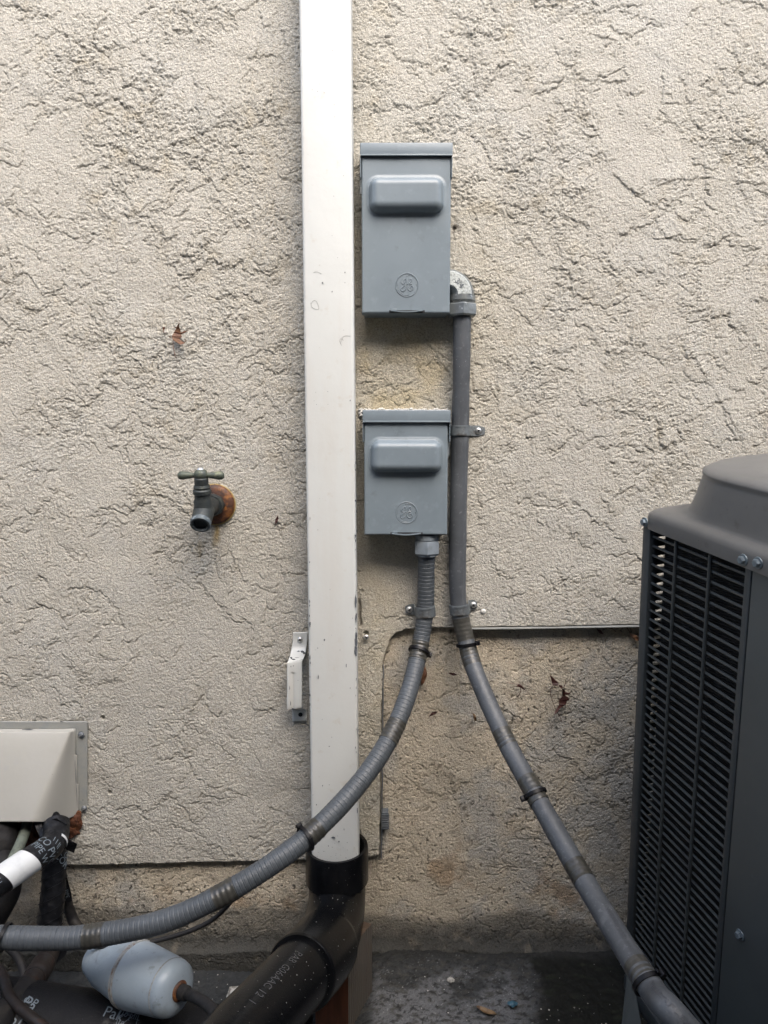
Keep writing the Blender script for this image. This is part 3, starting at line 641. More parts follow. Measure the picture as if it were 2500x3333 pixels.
lb_ = disconnect('smaller lower grey metal disconnect box with a ribbed conduit leaving its underside', 'disconnect_box', -.055, (1186, 1370, 1459, 1742), (1180, 1335, 1467, 1375), (1208, 1433, 1437, 1538), (1323, 1669, 35), (1271, 1733, 1376, 1741), 1)
# white caulk bead over the lower box
mb = MB(); rr = random.Random(4)
for k in range(46):
    u = 1172 + k * 6.4; p = P(u, 1334 + rr.uniform(-2, 3), -.004)
    hgt = .0006 + .0012 * max(0, math.sin(k * .35)) * rr.random() + (.0022 if k in (9, 10, 11, 26, 38, 39, 40) else 0)
    mb.lathe([(.002, -.003), (.0032, .0), (.0030, hgt * .6), (.0012, hgt)], p + Vector((0, rr.uniform(-.002, .002), 0)), (rr.uniform(-.4, .4), -.3, 1), 7)
for k in range(3):
    p = P(1172 + rr.uniform(-4, 4), 1340 + k * 6, -.004); mb.lathe([(.0025, -.001), (.003, .001), (.001, .003)], p, (0, -1, 0), 7)
tag(mb.make('caulk_bead', caulk_m, loc=P(1320, 1338, 0)), 'ragged white caulk line on the wall along the top of the lower grey box', 'caulk')

# ------------------------------------------------------------------ CONDUITS
def band(path, s0, s1, r, parent, m=tape_m, name='tape_band', wv=.0004):
    mb = path.tube(lambda t: r + wv * math.sin(t * 900) * .5, s0, s1, .0012, 28, mb=MB()); return mb.make(name, m, parent, angle=50)
def cable_tie(path, s, r, parent, tilt=.12, head=-1.2):
    p, T, e, f = path.at(s); n1 = (T + e * tilt + f * .10).normalized(); ee = (e - n1 * e.dot(n1)).normalized(); ff = n1.cross(ee)
    mb = MB(); ring = [p + (ee * math.cos(a) + ff * math.sin(a)) * (r + .0024) for a in np.linspace(0, 2 * math.pi, 40, endpoint=False)]
    mb.strip(ring, n1, .0048, .0013, closed=True)
    h_ = p + (ee * math.cos(head) + ff * math.sin(head)) * (r + .0042); nn = (ee * math.cos(head) + ff * math.sin(head)); tt = n1.cross(nn)
    m_ = Matrix((tt, n1, nn)).transposed().to_4x4(); m_.translation = h_
    mb.box(-.0035, .0035, -.0036, .0036, -.003, .003, .0008, m=m_)
    mb.box(.003, .011, -.002, .002, -.0012, .0002, m=m_)
    return mb.make('cable_tie', tie_m, parent, angle=40)
# --- ribbed conduit from the lower box
LP = [(1389, 1735, -.033), (1389, 1771, -.031), (1387, 1884, -.024), (1384, 1989, -.0215), (1366, 2110, -.034), (1328, 2261, -.082), (1264, 2411, -.135), (1172, 2547, -.185), (1040, 2690, -.235), (904, 2800, -.27), (723, 2913, -.297), (527, 3001, -.31), (301, 3047, -.312), (151, 3055, -.312), (-20, 3050, -.312), (-260, 3030, -.312), (-700, 3020, -.31), (-1300, 3060, -.30)]
lp = Path([P(*q) for q in LP]); rL = .0134
lc = root('flexible_conduit', P(1389, 1771, -.03), 'ribbed grey flexible conduit curving from the lower box down left across the downspout', 'conduit', 'flexible grey conduits')
def rib(t):
    q = ((t + .0007 * math.sin(t * 160)) / .0064) % 1.0; return rL + .0003 + .0002 * q - .00062 * math.exp(-((q - .5) / .07) ** 2) + .0002 * math.sin(t * 71)
lp.tube(rib, lp.find(1389, 1790), None, .0004, 24).make('conduit_jacket', jacket, lc, angle=80)
for (a, b) in [((1366, 2085), (1361, 2150)), ((1292, 2350), (1262, 2415)), ((1040, 2690), (1003, 2722)), ((765, 2889), (700, 2925)), ((340, 3040), (278, 3050))]:
    band(lp, min(lp.find(*a), lp.find(*b)), max(lp.find(*a), lp.find(*b)), rL + .0011, lc, wv=.0007)
for (u, v, hd) in [(1364, 2120, -1.6), (993, 2730, 1.4), (16, 3052, 2.6)]: cable_tie(lp, lp.find(u, v), rL + .001, lc, head=hd)
c = P(1389, 1752, -.032); mb = MB(); ax = Vector((0, 0, -1))
mb.lathe([(.0185, -.006), (.0185, .002), (.0165, .002), (.0165, .0055)], c, ax, 30); mb.lathe([(.0205, .0035), (.0215, .0055), (.0215, .0235), (.0195, .0258)], c, ax, sides=6, cap1=True)
mb.lathe([(.017, .024), (.0165, .028), (.014, .029)], c, ax, 30)
nb2 = mb.make('connector_nut', jacket_nut, lc, angle=25)
# --- smooth conduit from the upper box
RP = [(1504, 985, -.026), (1504, 1055, -.026), (1502, 1206, -.024), (1498, 1402, -.019), (1492, 1658, -.022), (1489, 1884, -.021), (1496, 1990, -.021), (1519, 2095, -.034), (1552, 2200, -.064), (1643, 2404, -.134), (1741, 2585, -.205), (1899, 2863, -.31), (2110, 3203, -.45), (2231, 3345, -.51), (2400, 3560, -.58)]
_o = P(2102, 1712, -.20); _a = Vector((.2509, -.9602, -.1231)); _c = Vector((-.0464, -.139, .9892)); _b = Vector((.9669, .2425, .0795))
rp = Path([P(*q) for q in RP[:-1]] + [_o + _a * .40 - _b * .030 - _c * .60, _o + _a * .46 - _b * .012 - _c * .64, _o + _a * .48 + _b * .02 - _c * .65]); rR = .0138
rc = root('flexible_conduit', P(1504, 1020, -.026), 'smooth grey flexible conduit running from the upper box elbow down right to the air conditioner', 'conduit', 'flexible grey conduits')
rp.tube(lambda t: rR + .0003 * math.sin(t * 37) + .0002 * math.sin(t * 91), 0, None, .003, 28).make('conduit_jacket', jacket_smooth, rc, angle=80)
for (a, b) in [((1498, 2010), (1520, 2085)), ((1524, 2110), (1545, 2165)), ((1630, 2378), (1655, 2430)), ((1712, 2535), (1737, 2580)), ((1741, 2590), (1760, 2615)), ((1868, 2810), (1905, 2870)), ((2072, 3140), (2108, 3198))]:
    s0, s1 = rp.find(*a), rp.find(*b); band(rp, s0, s1, rR + .0005, rc, wv=.0002)
for (u, v, hd) in [(1520, 2098, -1.3), (1741, 2583, 1.3), (2112, 3205, -1.4)]: cable_tie(rp, rp.find(u, v), rR + .0006, rc, tilt=-.25, head=hd)
# faint printing along the jacket
mb = MB()
for (u, v, t_, a0) in [(1985, 2990, 'UNDER', .55), (2010, 3035, 'WRITERS LAB', .5), (2035, 3085, 'LISTED 3/4 IN', .4), (2150, 3260, 'TYPE ACCM', .35), (2180, 3295, 'UL FLEX', .3)]:
    text_on_tube(mb, t_, .007, rp, rp.find(u, v), -a0, rR + .0009)
for v in range(1080, 1390, 34): text_on_tube(mb, 'TYPE', .006, rp, rp.find(1503, v), .95, rR + .0009)
mb.make('jacket_print', dark_print, rc, smooth=False)
# elbow with raised 3/4
c0 = P(1504, 975, -.026); mb = MB(); er = .0205
cen = c0 + Vector((-.0225, 0, .004)); arc = [cen + Vector((.0225 * math.cos(a), 0, .0225 * math.sin(a))) for a in np.linspace(0, math.pi / 2, 14)] + [cen + Vector((-.016, 0, .0225))]
ep = Path(arc); ep.tube(.0188, 0, None, .0015, 28, mb=mb)
el = mb.make('conduit_elbow', zinc, rc, angle=60)
mb = MB(); mb.lathe([(.0205, -.002), (.0205, .006), (.0192, .0065), (.0205, .0075), (.0192, .0085), (.0205, .0095), (.019, .011)], c0 + Vector((0, 0, .003)), (0, 0, -1), 32)
mb.make('threaded_collar', zinc, el, angle=25)
mb = MB(); mb.lathe([(.0225, 0), (.0238, .0018), (.0238, .0165), (.0218, .019)], c0 + Vector((0, 0, -.0075)), (0, 0, -1), sides=6)
mb.make('hex_nut', zinc, el, angle=20)
mb = MB(); v_, f_ = text_flat('3/4', .0115); a = R(-50)
cc = cen + Vector((.0165, 0, .0165)); cc.y = -.026 - .0189
top = [Vector((cc.x + x * math.cos(a) - y * math.sin(a), cc.y - .0012, cc.z + x * math.sin(a) + y * math.cos(a))) for x, y in v_]
mb.add(top, f_); mb.make('raised_size_mark', chip_m, el, smooth=False)
mb = MB(); n_ = 16; yy = -.026 - .0193
for i_, (ra, yo) in enumerate([(.0125, .0022), (.0145, 0), (.0335, 0), (.0355, .0022)]):
    mb.v += [cen + Vector((ra * math.cos(t_), yy - cen.y + yo, ra * math.sin(t_))) for t_ in np.linspace(.02, math.pi / 2 + .1, n_)]
mb.f = [(r_ * n_ + k, r_ * n_ + k + 1, (r_ + 1) * n_ + k + 1, (r_ + 1) * n_ + k) for r_ in range(3) for k in range(n_ - 1)]
mb.make('cast_face', zinc_lt, el)
# straps holding the conduits
def strap(label, u, v, Yc, r, tabdir, width, tab, roll=0.0, scr=None, plainleft=False):
    c = P(u, v, Yc); rt = root('conduit_strap', Vector((c.x, 0, c.z)), label, 'strap', 'metal conduit straps'); pts = []
    for a in np.linspace(R(-100), R(88), 22):
        pts.append(Vector((c.x + math.sin(a) * (r + .0012) * tabdir, c.y - math.cos(a) * (r + .0012), c.z)))
    xe = pts[-1].x; pts.append(Vector((xe + tabdir * .001, -.006, c.z))); pts.append(Vector((xe + tabdir * .003, -.0035, c.z)))
    pts.append(Vector((xe + tabdir * tab * .6, -.0032, c.z))); pts.append(Vector((xe + tabdir * tab, -.0032, c.z)))
    wd = Vector((math.sin(roll), 0, math.cos(roll))); n_ = len(pts)
    pts = [p + Vector((0, 0, -(p.x - c.x) * math.tan(roll))) for p in pts]
    ws = [width] * (n_ - 1) + [width * .62]
    mb = MB(); mb.strip(pts, wd, ws, .0016)
    for s_ in (-1, 1): mb.strip([p + wd * s_ * width * .36 + Vector((0, -.0007, 0)) for p in pts[:-4]], wd, width * .12, .0016)
    mb.make('strap_band', dark_zinc, rt, angle=30)
    s_ = Vector((xe + tabdir * tab * .58, -.0042, pts[-2].z)); screw(rt, s_, (0, -1, 0), .0052)
    return rt
strap('flat galvanised strap with a shiny screw holding the smooth conduit beside the lower box', 1498, 1402, -.019, .0142, 1, .0165, .026)
strap('dark strap with its screw on the left, clamping the ribbed conduit above the foundation ledge', 1384, 1989, -.0215, .0145, -1, .017, .016, roll=R(-4))
strap('dark strap with its screw on the right, clamping the smooth conduit above the foundation ledge', 1496, 1982, -.021, .0145, 1, .0165, .015, roll=R(-6))

# ------------------------------------------------------------------ HOSE BIBB
ec = P(700, 1642, -.003)
fb = root('hose_bibb', ec, 'weathered brass garden tap with tee handle on a rusty round plate', 'tap')
mb = MB(); mb.lathe([(.0320, 0), (.0325, .0015), (.0312, .0045), (.026, .0065), (.016, .0078), (.012, .0080)], ec, (0, -1, 0), 48); es = mb.make('escutcheon', rust, fb, angle=50)
mb = MB(); mb.lathe([(.0335, -.001), (.0338, .0012), (.0326, .0022), (.0318, .001)], ec, (0, -1, 0), 48, False, False); mb.make('plate_rim', rust_rim, es)
bc = Vector((ec.x - .004, -.062, ec.z - .001))
mb = MB(); Path([Vector((ec.x, -.004, ec.z)), Vector((ec.x, -.02, ec.z)), Vector((ec.x, -.045, ec.z)), bc]).tube(lambda t: .0165 if t < .024 else .0135, step=.002, ns=28, mb=mb)
mb.lathe([(.0178, 0), (.0185, .002), (.0185, .016), (.017, .018)], (ec.x, -.010, ec.z), (0, -1, 0), sides=8)
dn = Vector((0, -.80, -.60)); up = Vector((0, -.18, .98)).normalized()
mb.lathe([(.0145, -.012), (.016, 0), (.0155, .018), (.0135, .026)], bc + Vector((0, .004, -.004)), dn, 32)
mb.lathe([(.0138, -.012), (.0138, .012), (.0122, .016), (.0122, .022), (.0140, .0235), (.0140, .029), (.012, .031)], bc, up, 32)
mb.make('tap_body', brass, fb, angle=40)
oc = bc + Vector((0, .004, -.004)) + dn * .024
mb = MB(); mb.lathe([(.0135, 0), (.0155, .001), (.0158, .0065), (.0148, .0085), (.0118, .0085), (.0112, .004), (.0108, -.008)], oc, dn, 36, True, False)
ou = mb.make('outlet', brass_ring, fb, angle=50)
mb = MB(); mb.lathe([(.0111, 0), (.0001, .0003)], oc + dn * .0005, dn, 24, False, False); mb.make('outlet_bore', shade_black, ou)
nk = bc + up * .031
mb = MB(); mb.lathe([(.0122, 0), (.0130, .003), (.0118, .006), (.0108, .0065), (.0108, .016), (.009, .019)], nk, up, sides=12); mb.make('packing_nut', brass, fb, angle=30)
hc = nk + up * .021
mb = MB(); mb.lathe([(.006, -.006), (.0095, -.003), (.011, .002), (.009, .007), (.006, .009)], hc, up, 28)
for sg in (-1, 1):
    for i, (r_, t) in enumerate([]): pass
    mb.lathe([(.0045, .006), (.0040, .012), (.0052, .019), (.0066, .027), (.0062, .032), (.004, .0348), (.001, .0355)], hc + Vector((0, 0, .0005)), (sg, 0, -.02 * 1), 20)
hd = mb.make('tap_handle', brass_green, fb, angle=60)
screw(fb, hc + up * .009 + Vector((0, -.001, 0)), (0, -.45, .9), .0052, name='handle_screw', m=steel, cross=False)

# ------------------------------------------------------------------ SHEET METAL COVER (left)
cv = root('line_set_cover', P(120, 2660, 0), 'beige bent sheet metal cover with two screws on its right flange over the pipe hole', 'cover')
UU = np.linspace(-420, 284, 150); W_ = np.linspace(2349, 2676, 110); UA, VA = np.meshgrid(UU, W_)
t = np.clip((VA - 2374) / 300, 0, 1)
inner = 238 + 14 * t        # crease between hood and right flange
sq = np.clip((inner + 4 - UA) / (14 + 150 * t), 0, 1); side = .55 * np.sin(sq * math.pi / 2) + .45 * sst(0, 1, sq); side_l = sst(-420, -395, UA)
bulge = (.008 + .058 * t ** .85) * sst(0, .03, t) * side * side_l
lowcut = np.where(UA > 200, (UA - 200) * .48, 0) + np.where(UA > 268, (UA - 268) * .9, 0)
VB = 2349 + (VA - 2349) * (327 - np.clip(lowcut * .95, 0, 60)) / 327
vs = []
for i in range(UA.shape[0]):
    for j in range(UA.shape[1]):
        p = P(float(UA[i, j]), float(VB[i, j]), -.005); vs.append((p.x, -.005 - float(bulge[i, j]) - .0012 * math.sin(p.x * 40) * float(t[i, j]), p.z))
        # hood stands out: keep its outline where the photo has it
        q = P(float(UA[i, j]), float(VB[i, j]), vs[-1][1]); vs[-1] = (q.x, vs[-1][1], q.z)
na = UA.shape[1]; fs = [(i * na + j, i * na + j + 1, (i + 1) * na + j + 1, (i + 1) * na + j) for i in range(UA.shape[0] - 1) for j in range(na - 1)]
hoodf = [f for f in fs if UA.ravel()[f[0]] < inner.ravel()[f[0]] + 4 and VA.ravel()[f[0]] > 2372]; flf = [f for f in fs if f not in set(hoodf)]
def subm(name, fl, m):
    us = sorted({i for f in fl for i in f}); mp = {k: n for n, k in enumerate(us)}
    o = mk(name, [Vector(vs[k]) for k in us], [tuple(mp[i] for i in f) for f in fl], m, cv, True, angle=60)
    md = o.modifiers.new('t', 'SOLIDIFY'); md.thickness = .0011; md.offset = 1; return o
subm('cover_hood', hoodf, flash_m); subm('cover_flange', flf, flange_m)
for (u, v) in [(265, 2392), (274, 2632)]:
    s_ = screw(cv, P(u, v, -.0062), (0, -1, 0), .0048, m=chip_m, cross=False)
    mb = MB(); c = P(u, v, -.0062) + Vector((0, -.0031, 0)); mb.strip([c + Vector((-.003, 0, -.0015)), c + Vector((.003, 0, .0015))], (-.3, 0, .9), .0012, .0012); mb.make('screw_slot', steel, s_, smooth=False)
mb = MB()
for (u, v, a, b, Y) in [(265, 2392, 13, 14, -.0058), (90, 2375, 26, 2.5, -.0075), (66, 2420, 14, 1.6, -.020), (201, 2349.5, 7, 2, -.0062), (270, 2605, 1.3, 5, -.0060), (246, 2520, 1, 60, -.0095), (250, 2590, 1, 50, -.010)]:
    chip(u, v, a, b, Y - .0012)
mb.make('bare_scratches', chip_m, cv, smooth=False)
# orange expanding foam behind the pipes
def blob(mb, c, r, seed, sq=(1, .6, 1)):
    rr = random.Random(seed); bm = bmesh.new(); bmesh.ops.create_icosphere(bm, subdivisions=3, radius=1)
    ph = [rr.random() * 6 for _ in range(6)]
    for q in bm.verts:
        n_ = 1 + .18 * math.sin(q.co.x * 4 + ph[0]) * math.sin(q.co.z * 5 + ph[1]) + .12 * math.sin(q.co.y * 7 + ph[2] + q.co.x * 6) + .06 * math.sin(q.co.z * 13 + ph[3])
        q.co = Vector(c) + Vector((q.co.x * r * sq[0], q.co.y * r * sq[1], q.co.z * r * sq[2])) * n_
    bm.verts.index_update(); mb.add([q.co.copy() for q in bm.verts], [tuple(q.index for q in f.verts) for f in bm.faces]); bm.free()
mb = MB()
for k, (u, v, r_) in enumerate([(60, 2690, .022), (95, 2720, .024), (60, 2745, .020), (95, 2765, .016), (120, 2690, .02), (235, 2668, .018), (232, 2695, .014), (222, 2712, .010), (160, 2670, .02), (200, 2660, .02), (185, 2830, .010), (70, 2780, .012)]): blob(mb, P(u, v, -.004), r_, k, (1, .45, 1.1))
tag(mb.make('foam_filler', foam_m, loc=P(120, 2700, 0)), 'rusty orange expanding foam filling the hole under the sheet metal cover', 'foam')

# ------------------------------------------------------------------ REFRIGERANT LINES at the left
def wrinkle(a, b=.0012): return lambda t, an: b * .6 * math.sin(an * 3 + t * 90 + a) * math.sin(t * 170 + an * 2 + a) + b * .5 * math.sin(t * 61 + an * 2 + a) * math.sin(t * 233 + an * 3) + b * .25 * math.sin(t * 510 + an * 4)
vt = Path([P(*q) for q in [(150, 2620, -.03), (165, 2700, -.045), (178, 2800, -.060), (172, 2900, -.075), (163, 3010, -.09), (166, 3060, -.10), (176, 3100, -.13)]])
vr = root('insulated_pipe', P(165, 2900, -.07), 'thick black tape-wrapped pipe dropping straight down from under the sheet metal cover', 'pipe')
vt.tube(.0185, step=.0025, ns=26, wob=wrinkle(1, .0013)).make('pipe_wrap', black_tape, vr, angle=70)
mb = MB()
for k in range(9):
    s0 = vt.L * (.30 + .07 * k); pts = [vt.surf(s0 + .012 * (a / 1.6) , a, .0200 + .0003 * math.sin(a * 9)) for a in np.linspace(-1.5, 1.5, 16)]
    mb.strip(pts, vt.at(s0)[1], .0015, .0008)
mb.make('tape_edge', black_tape, vr)
# branch running out to the lower left, wrapped in printed tape
bt = Path([P(*q) for q in [(185, 2680, -.06), (182, 2720, -.080), (165, 2755, -.105), (120, 2785, -.130), (40, 2840, -.165), (-60, 2910, -.205), (-180, 2990, -.25)]])
br_ = root('wrapped_drain_pipe', P(120, 2785, -.13), 'pipe wrapped in black lettered tape with a broad white band, heading to the lower left', 'pipe')
rB = .0195
bt.tube(rB, step=.0025, ns=28, wob=wrinkle(2, .0005)).make('pipe_wrap', black_tape, br_, angle=70)
def sleeve(path, sa, sb, r, a0=-1.75, a1=1.75, skew=.006, n=22, m_=10):
    vs = []; 
    for i in range(m_ + 1):
        for j in range(n + 1):
            a = a0 + (a1 - a0) * j / n; s_ = sa + (sb - sa) * i / m_ + skew * math.sin(a); vs.append(path.surf(s_, a, r))
    return vs, [(i * (n + 1) + j, i * (n + 1) + j + 1, (i + 1) * (n + 1) + j + 1, (i + 1) * (n + 1) + j) for i in range(m_) for j in range(n)]
s1, s2 = bt.find(95, 2800), bt.find(3, 2866)
mb = MB(); mb.add(*sleeve(bt, s1, s2, rB + .0012)); wb = mb.make('white_band', white_print, br_)
mb = MB(); sa = bt.find(172, 2745); mb.add(*sleeve(bt, sa, sa + .0035, rB + .0014, -1.7, -.2, .004)); mb.make('white_stripe', white_print, br_)
mb = MB()
for (ds_, ang, t_, sz, rot) in [(-.011, .10, 'PIPE W', .0125, 0), (-.023, .0, 'CO PVC', .0140, 0), (-.034, -.15, 'I I II .', .010, 0), (s2 - s1 + .010, .2, 'I I I', .009, 0), (s2 - s1 + .022, .2, 'PVC', .012, 0)]:
    if not t_: continue
    # the letters run around the pipe
    v_, f_ = text_flat(t_, sz); mb.add([bt.surf(s1 + ds_ - y, -.05 + ang - x / rB, rB + .0013) for x, y in v_], f_)
mb.make('tape_lettering', print_m, br_, smooth=False)
# lettered tape on the vertical pipe
mb = MB()
for (v0, ang, t_, sz) in [(2752, -.75, 'PI', .013), (2790, -.95, 'O', .012), (2800, -.55, 'COR', .013)]:
    v_, f_ = text_flat(t_, sz); mb.add([vt.surf(vt.find(178, v0) + x * .8 - y * .6, ang - (x * .6 + y * .8) / .02, .0215) for x, y in v_], f_)
mb.make('tape_lettering', print_m, vr, smooth=False)
# loose tape ends at the mouth of the cover
mb = MB()
mb.strip([P(160, 2700, -.072), P(175, 2716, -.083), P(200, 2735, -.088), P(225, 2752, -.086), P(246, 2762, -.08)], P(240, 2735, -.085) - P(228, 2770, -.08), [.020, .022, .022, .021, .019], .0009)
mb.strip([P(150, 2685, -.066), P(190, 2680, -.074), P(222, 2700, -.070), P(228, 2725, -.064)], P(190, 2690, -.07) - P(205, 2730, -.06), [.018, .022, .024, .02], .0009)
mb.strip([P(120, 2672, -.058), P(128, 2700, -.066), P(132, 2722, -.070)], (1, 0, -.2), [.014, .010, .004], .0009)
mb.strip([P(150, 2690, -.066), P(142, 2705, -.074), P(135, 2725, -.078)], (1, -.3, .3), [.020, .018, .006], .0009)
tag(mb.make('loose_tape', black_tape, loc=P(180, 2710, -.07)), 'torn black tape ends hanging at the lower edge of the sheet metal cover', 'tape')
# green copper pipe
gp = Path([P(*q) for q in [(95, 2650, -.02), (84, 2700, -.045), (64, 2752, -.075), (45, 2792, -.10), (20, 2850, -.13)]])
tag(gp.tube(.0085, step=.004, ns=18).make('copper_pipe', copper_green, loc=P(64, 2750, -.07)), 'thin green tarnished copper pipe behind the white banded pipe', 'pipe')
kp = Path([P(*q) for q in [(-30, 2640, -.03), (0, 2680, -.045), (8, 2730, -.055), (-5, 2775, -.06)]])
tag(kp.tube(.025, step=.003, ns=22, wob=wrinkle(5, .003)).make('foam_insulation', rubber, loc=P(0, 2700, -.04)), 'lumpy charcoal pipe insulation under the left end of the sheet metal cover', 'insulation')
kp = Path([P(*q) for q in [(-60, 2760, -.05), (-5, 2785, -.07), (20, 2830, -.09), (30, 2900, -.10), (-20, 3000, -.11)]])
tag(kp.tube(.017, step=.004, ns=20).make('dark_pipe', rubber, loc=P(0, 2830, -.08)), 'dark smooth pipe behind the white banded pipe at the picture edge', 'pipe')
# thin insulated line right of the black pipe
tp = Path([P(*q) for q in [(190, 2790, -.04), (203, 2870, -.035), (218, 2935, -.03), (236, 2990, -.03), (262, 3030, -.04), (300, 3060, -.05)]])
tr_ = root('thin_insulated_line', P(220, 2940, -.03), 'thin dark line with a scrap of lettered tape, just right of the thick black pipe', 'pipe')
tp.tube(.0085, step=.004, ns=18, wob=wrinkle(4, .0004)).make('line_cover', rubber, tr_)
mb = MB(); q = [P(208, 2835, -.052), P(214, 2880, -.050), P(222, 2915, -.048), P(226, 2935, -.046)]; mb.strip(q, (1, 0, .3), [.006, .010, .012, .009], .0008); sc_t = mb.make('tape_scrap', black_tape, tr_)
v_, f_ = text_flat('PIPE', .009); mb = MB(); a0, a1 = q[1], q[3]; dv = (a1 - a0).normalized(); du = Vector((1, 0, .3)).normalized()
mb.add([(a0 + a1) / 2 + Vector((0, -.0018, 0)) + dv * x * 1.0 + du * y for x, y in v_], f_); mb.make('tape_lettering', print_m, sc_t, smooth=False)
# lower dark copper pipe, from under the ribbed conduit to the bottom left corner
dp = Path([P(*q) for q in [(172, 3050, -.10), (160, 3100, -.14), (135, 3150, -.185), (85, 3220, -.235), (20, 3300, -.28), (-60, 3400, -.33)]])
dr = root('suction_pipe', P(120, 3160, -.19), 'dark tarnished copper suction pipe with a coupling in the lower left corner', 'pipe')
dp.tube(.0150, step=.003, ns=24).make('pipe_run', copper_dark, dr)
s0 = dp.find(128, 3158); dp.tube(lambda t: .0172 if abs(t - s0) < .016 else .0158, s0 - .020, s0 + .020, .002, 26).make('coupling', copper_dark, dr, angle=40)
s0 = dp.find(80, 3228); dp.tube(.0178, s0 - .006, dp.L, .003, 24, wob=wrinkle(3, .0005)).make('pipe_insulation', rubber, dr)
for nm_, pts_, r_, m_, lb2 in [('bent_tube', [(-60, 3080, -.20), (5, 3170, -.24), (30, 3240, -.27), (75, 3290, -.29), (150, 3350, -.31), (240, 3420, -.33)], .0068, copper_dark, 'thin brown bent tube in front of the lettered tape at the lower left corner'),
                      ('bent_tube', [(-60, 2960, -.12), (20, 3075, -.14), (60, 3120, -.15), (80, 3190, -.17), (60, 3260, -.19)], .0060, rubber, 'thin black bent tube behind the tarnished suction pipe')]:
    q_ = [P(*p_) for p_ in pts_]; tag(Path(q_).tube(r_, step=.004, ns=14).make(nm_, m_, loc=q_[2]), lb2, 'pipe')
# thin wire crossing behind the ribbed conduit
wp = Path([P(*q) for q in [(250, 3075, -.24), (400, 3082, -.235), (520, 3060, -.23), (620, 3030, -.225), (690, 2995, -.22), (735, 2955, -.23), (760, 2920, -.26)]])
tag(wp.tube(lambda t: .0032, step=.004, ns=12).make('cable', rubber, loc=P(520, 3050, -.24)), 'thin grey cable hanging below the ribbed conduit above the filter drier', 'cable')
# ------------------------------------------------------------------ FILTER DRIER
A_ = P(306, 3122, -.215); B_ = P(584, 3226, -.300); ax = (B_ - A_).normalized(); Ln = (B_ - A_).length
fd = root('filter_drier', (A_ + B_) / 2, 'blue-grey enamelled barrel-shaped filter drier with a rusty seam, below the ribbed conduit', 'filter drier')
mid = Ln * .50; KD = 1.0
prof = [(.010, -.004), (.0175, -.0025), (.0205, .001), (.0222, .006), (.030, .028), (.0375, mid - .010), (.039, mid - .005), (.0395, mid - .003)]
mb = MB(); mb.lathe(prof, A_, ax, 56, True, False)
mb.lathe([(.0398 * KD, mid + .003), (.0400 * KD, mid + .010), (.0385, mid + .026), (.0350, Ln - .022), (.0335, Ln - .018), (.0340, Ln - .015), (.032, Ln - .008), (.0265, Ln - .003), (.018, Ln - .0005), (.010, Ln)], A_, ax, 56, False, True)
mb.make('drier_shell', drier_m, fd, angle=70)
mb = MB(); mb.lathe([(.0398 * KD, mid - .0032), (.0412 * KD, mid - .0024), (.0404 * KD, mid - .0002), (.0412 * KD, mid + .0022), (.0398 * KD, mid + .0034)], A_, ax, 56, False, False); mb.make('drier_seam', drier_rust, fd)
mb = MB(); mb.lathe([(.011 * KD, Ln - .002), (.0125 * KD, Ln + .001), (.010 * KD, Ln + .003)], A_, ax, 24); mb.make('drier_collar', rust, fd)
mb = MB(); mb.lathe([(.0340, Ln - .0195), (.0343, Ln - .0185), (.0336, Ln - .0175)], A_, ax, 56, False, False); mb.make('drier_ring', drier_rust, fd)
cpth = Path([B_ - ax * .004, B_ + ax * .018, P(640, 3248, -.33), P(680, 3275, -.35), P(705, 3310, -.37), P(715, 3360, -.39), P(715, 3420, -.40)])
tag(cpth.tube(lambda t: .0092 if t < .018 else .0068, step=.002, ns=18).make('drier_pipe', rubber, loc=B_), 'dark tube leaving the lower right end of the blue-grey filter drier', 'pipe')
# ------------------------------------------------------------------ BLACK WRAPPED PIPE on the floor with printed tape
wpth = Path([P(*q) for q in [(-260, 3290, -.255), (0, 3325, -.255), (350, 3378, -.255), (720, 3420, -.255), (1000, 3450, -.25)]])
wr = root('wrapped_floor_pipe', P(300, 3370, -.26), 'fat black grainy wrapped pipe lying at the bottom left with scraps of lettered tape', 'pipe')
rW = .052
wpth.tube(rW, step=.004, ns=40, wob=wrinkle(6, .0006)).make('pipe_wrap', black_wrap, wr, angle=70)
def patch(u0, u1, a0, a1, name='tape_scrap'):
    s0, s1 = wpth.find(u0, 3350), wpth.find(u1, 3370)
    mb = MB(); mb.add(*sleeve(wpth, s0, s1, rW + .0016, a0, a1, .004)); return mb.make(name, black_tape, wr), s0, s1
p1, s0, s1 = patch(350, 470, -.4, 1.05)
def wtext(par, body, size, s_, ang, rot=0, m=print_m):
    mb = MB(); text_on_tube(mb, body, size, wpth, s_, ang, rW + .0026, rot); return mb.make('tape_lettering', m, par, smooth=False)
def wput(par, body, size, u, v, rot=0):
    """letters on the pipe wrap at the spot seen at (u, v)"""
    best = None
    for s_ in np.linspace(0, wpth.L, 160):
        for an in np.linspace(-.5, 1.5, 41):
            q = proj(wpth.surf(s_, an, rW + .002)); d = (q[0] - u) ** 2 + (q[1] - v) ** 2
            if best is None or d < best[0]: best = (d, s_, an)
    text_on_tube(MBX, body, size, wpth, best[1], best[2], rW + .0026, rot); return best[1], best[2]
MBX = MB(); wput(None, 'Pak', .020, 373, 3272, -.12); wput(None, '10 MIL', .010, 434, 3282, -.12); s_, an = wput(None, 'UPC', .0075, 424, 3304, -.9); wput(None, '10', .010, 394, 3330, -.1)
sh = [(-.013, .012), (-.004, .010), (0, .013), (.004, .010), (.013, .012), (.013, -.002), (.008, -.012), (0, -.018), (-.008, -.012), (-.013, -.002), (-.013, .012)]
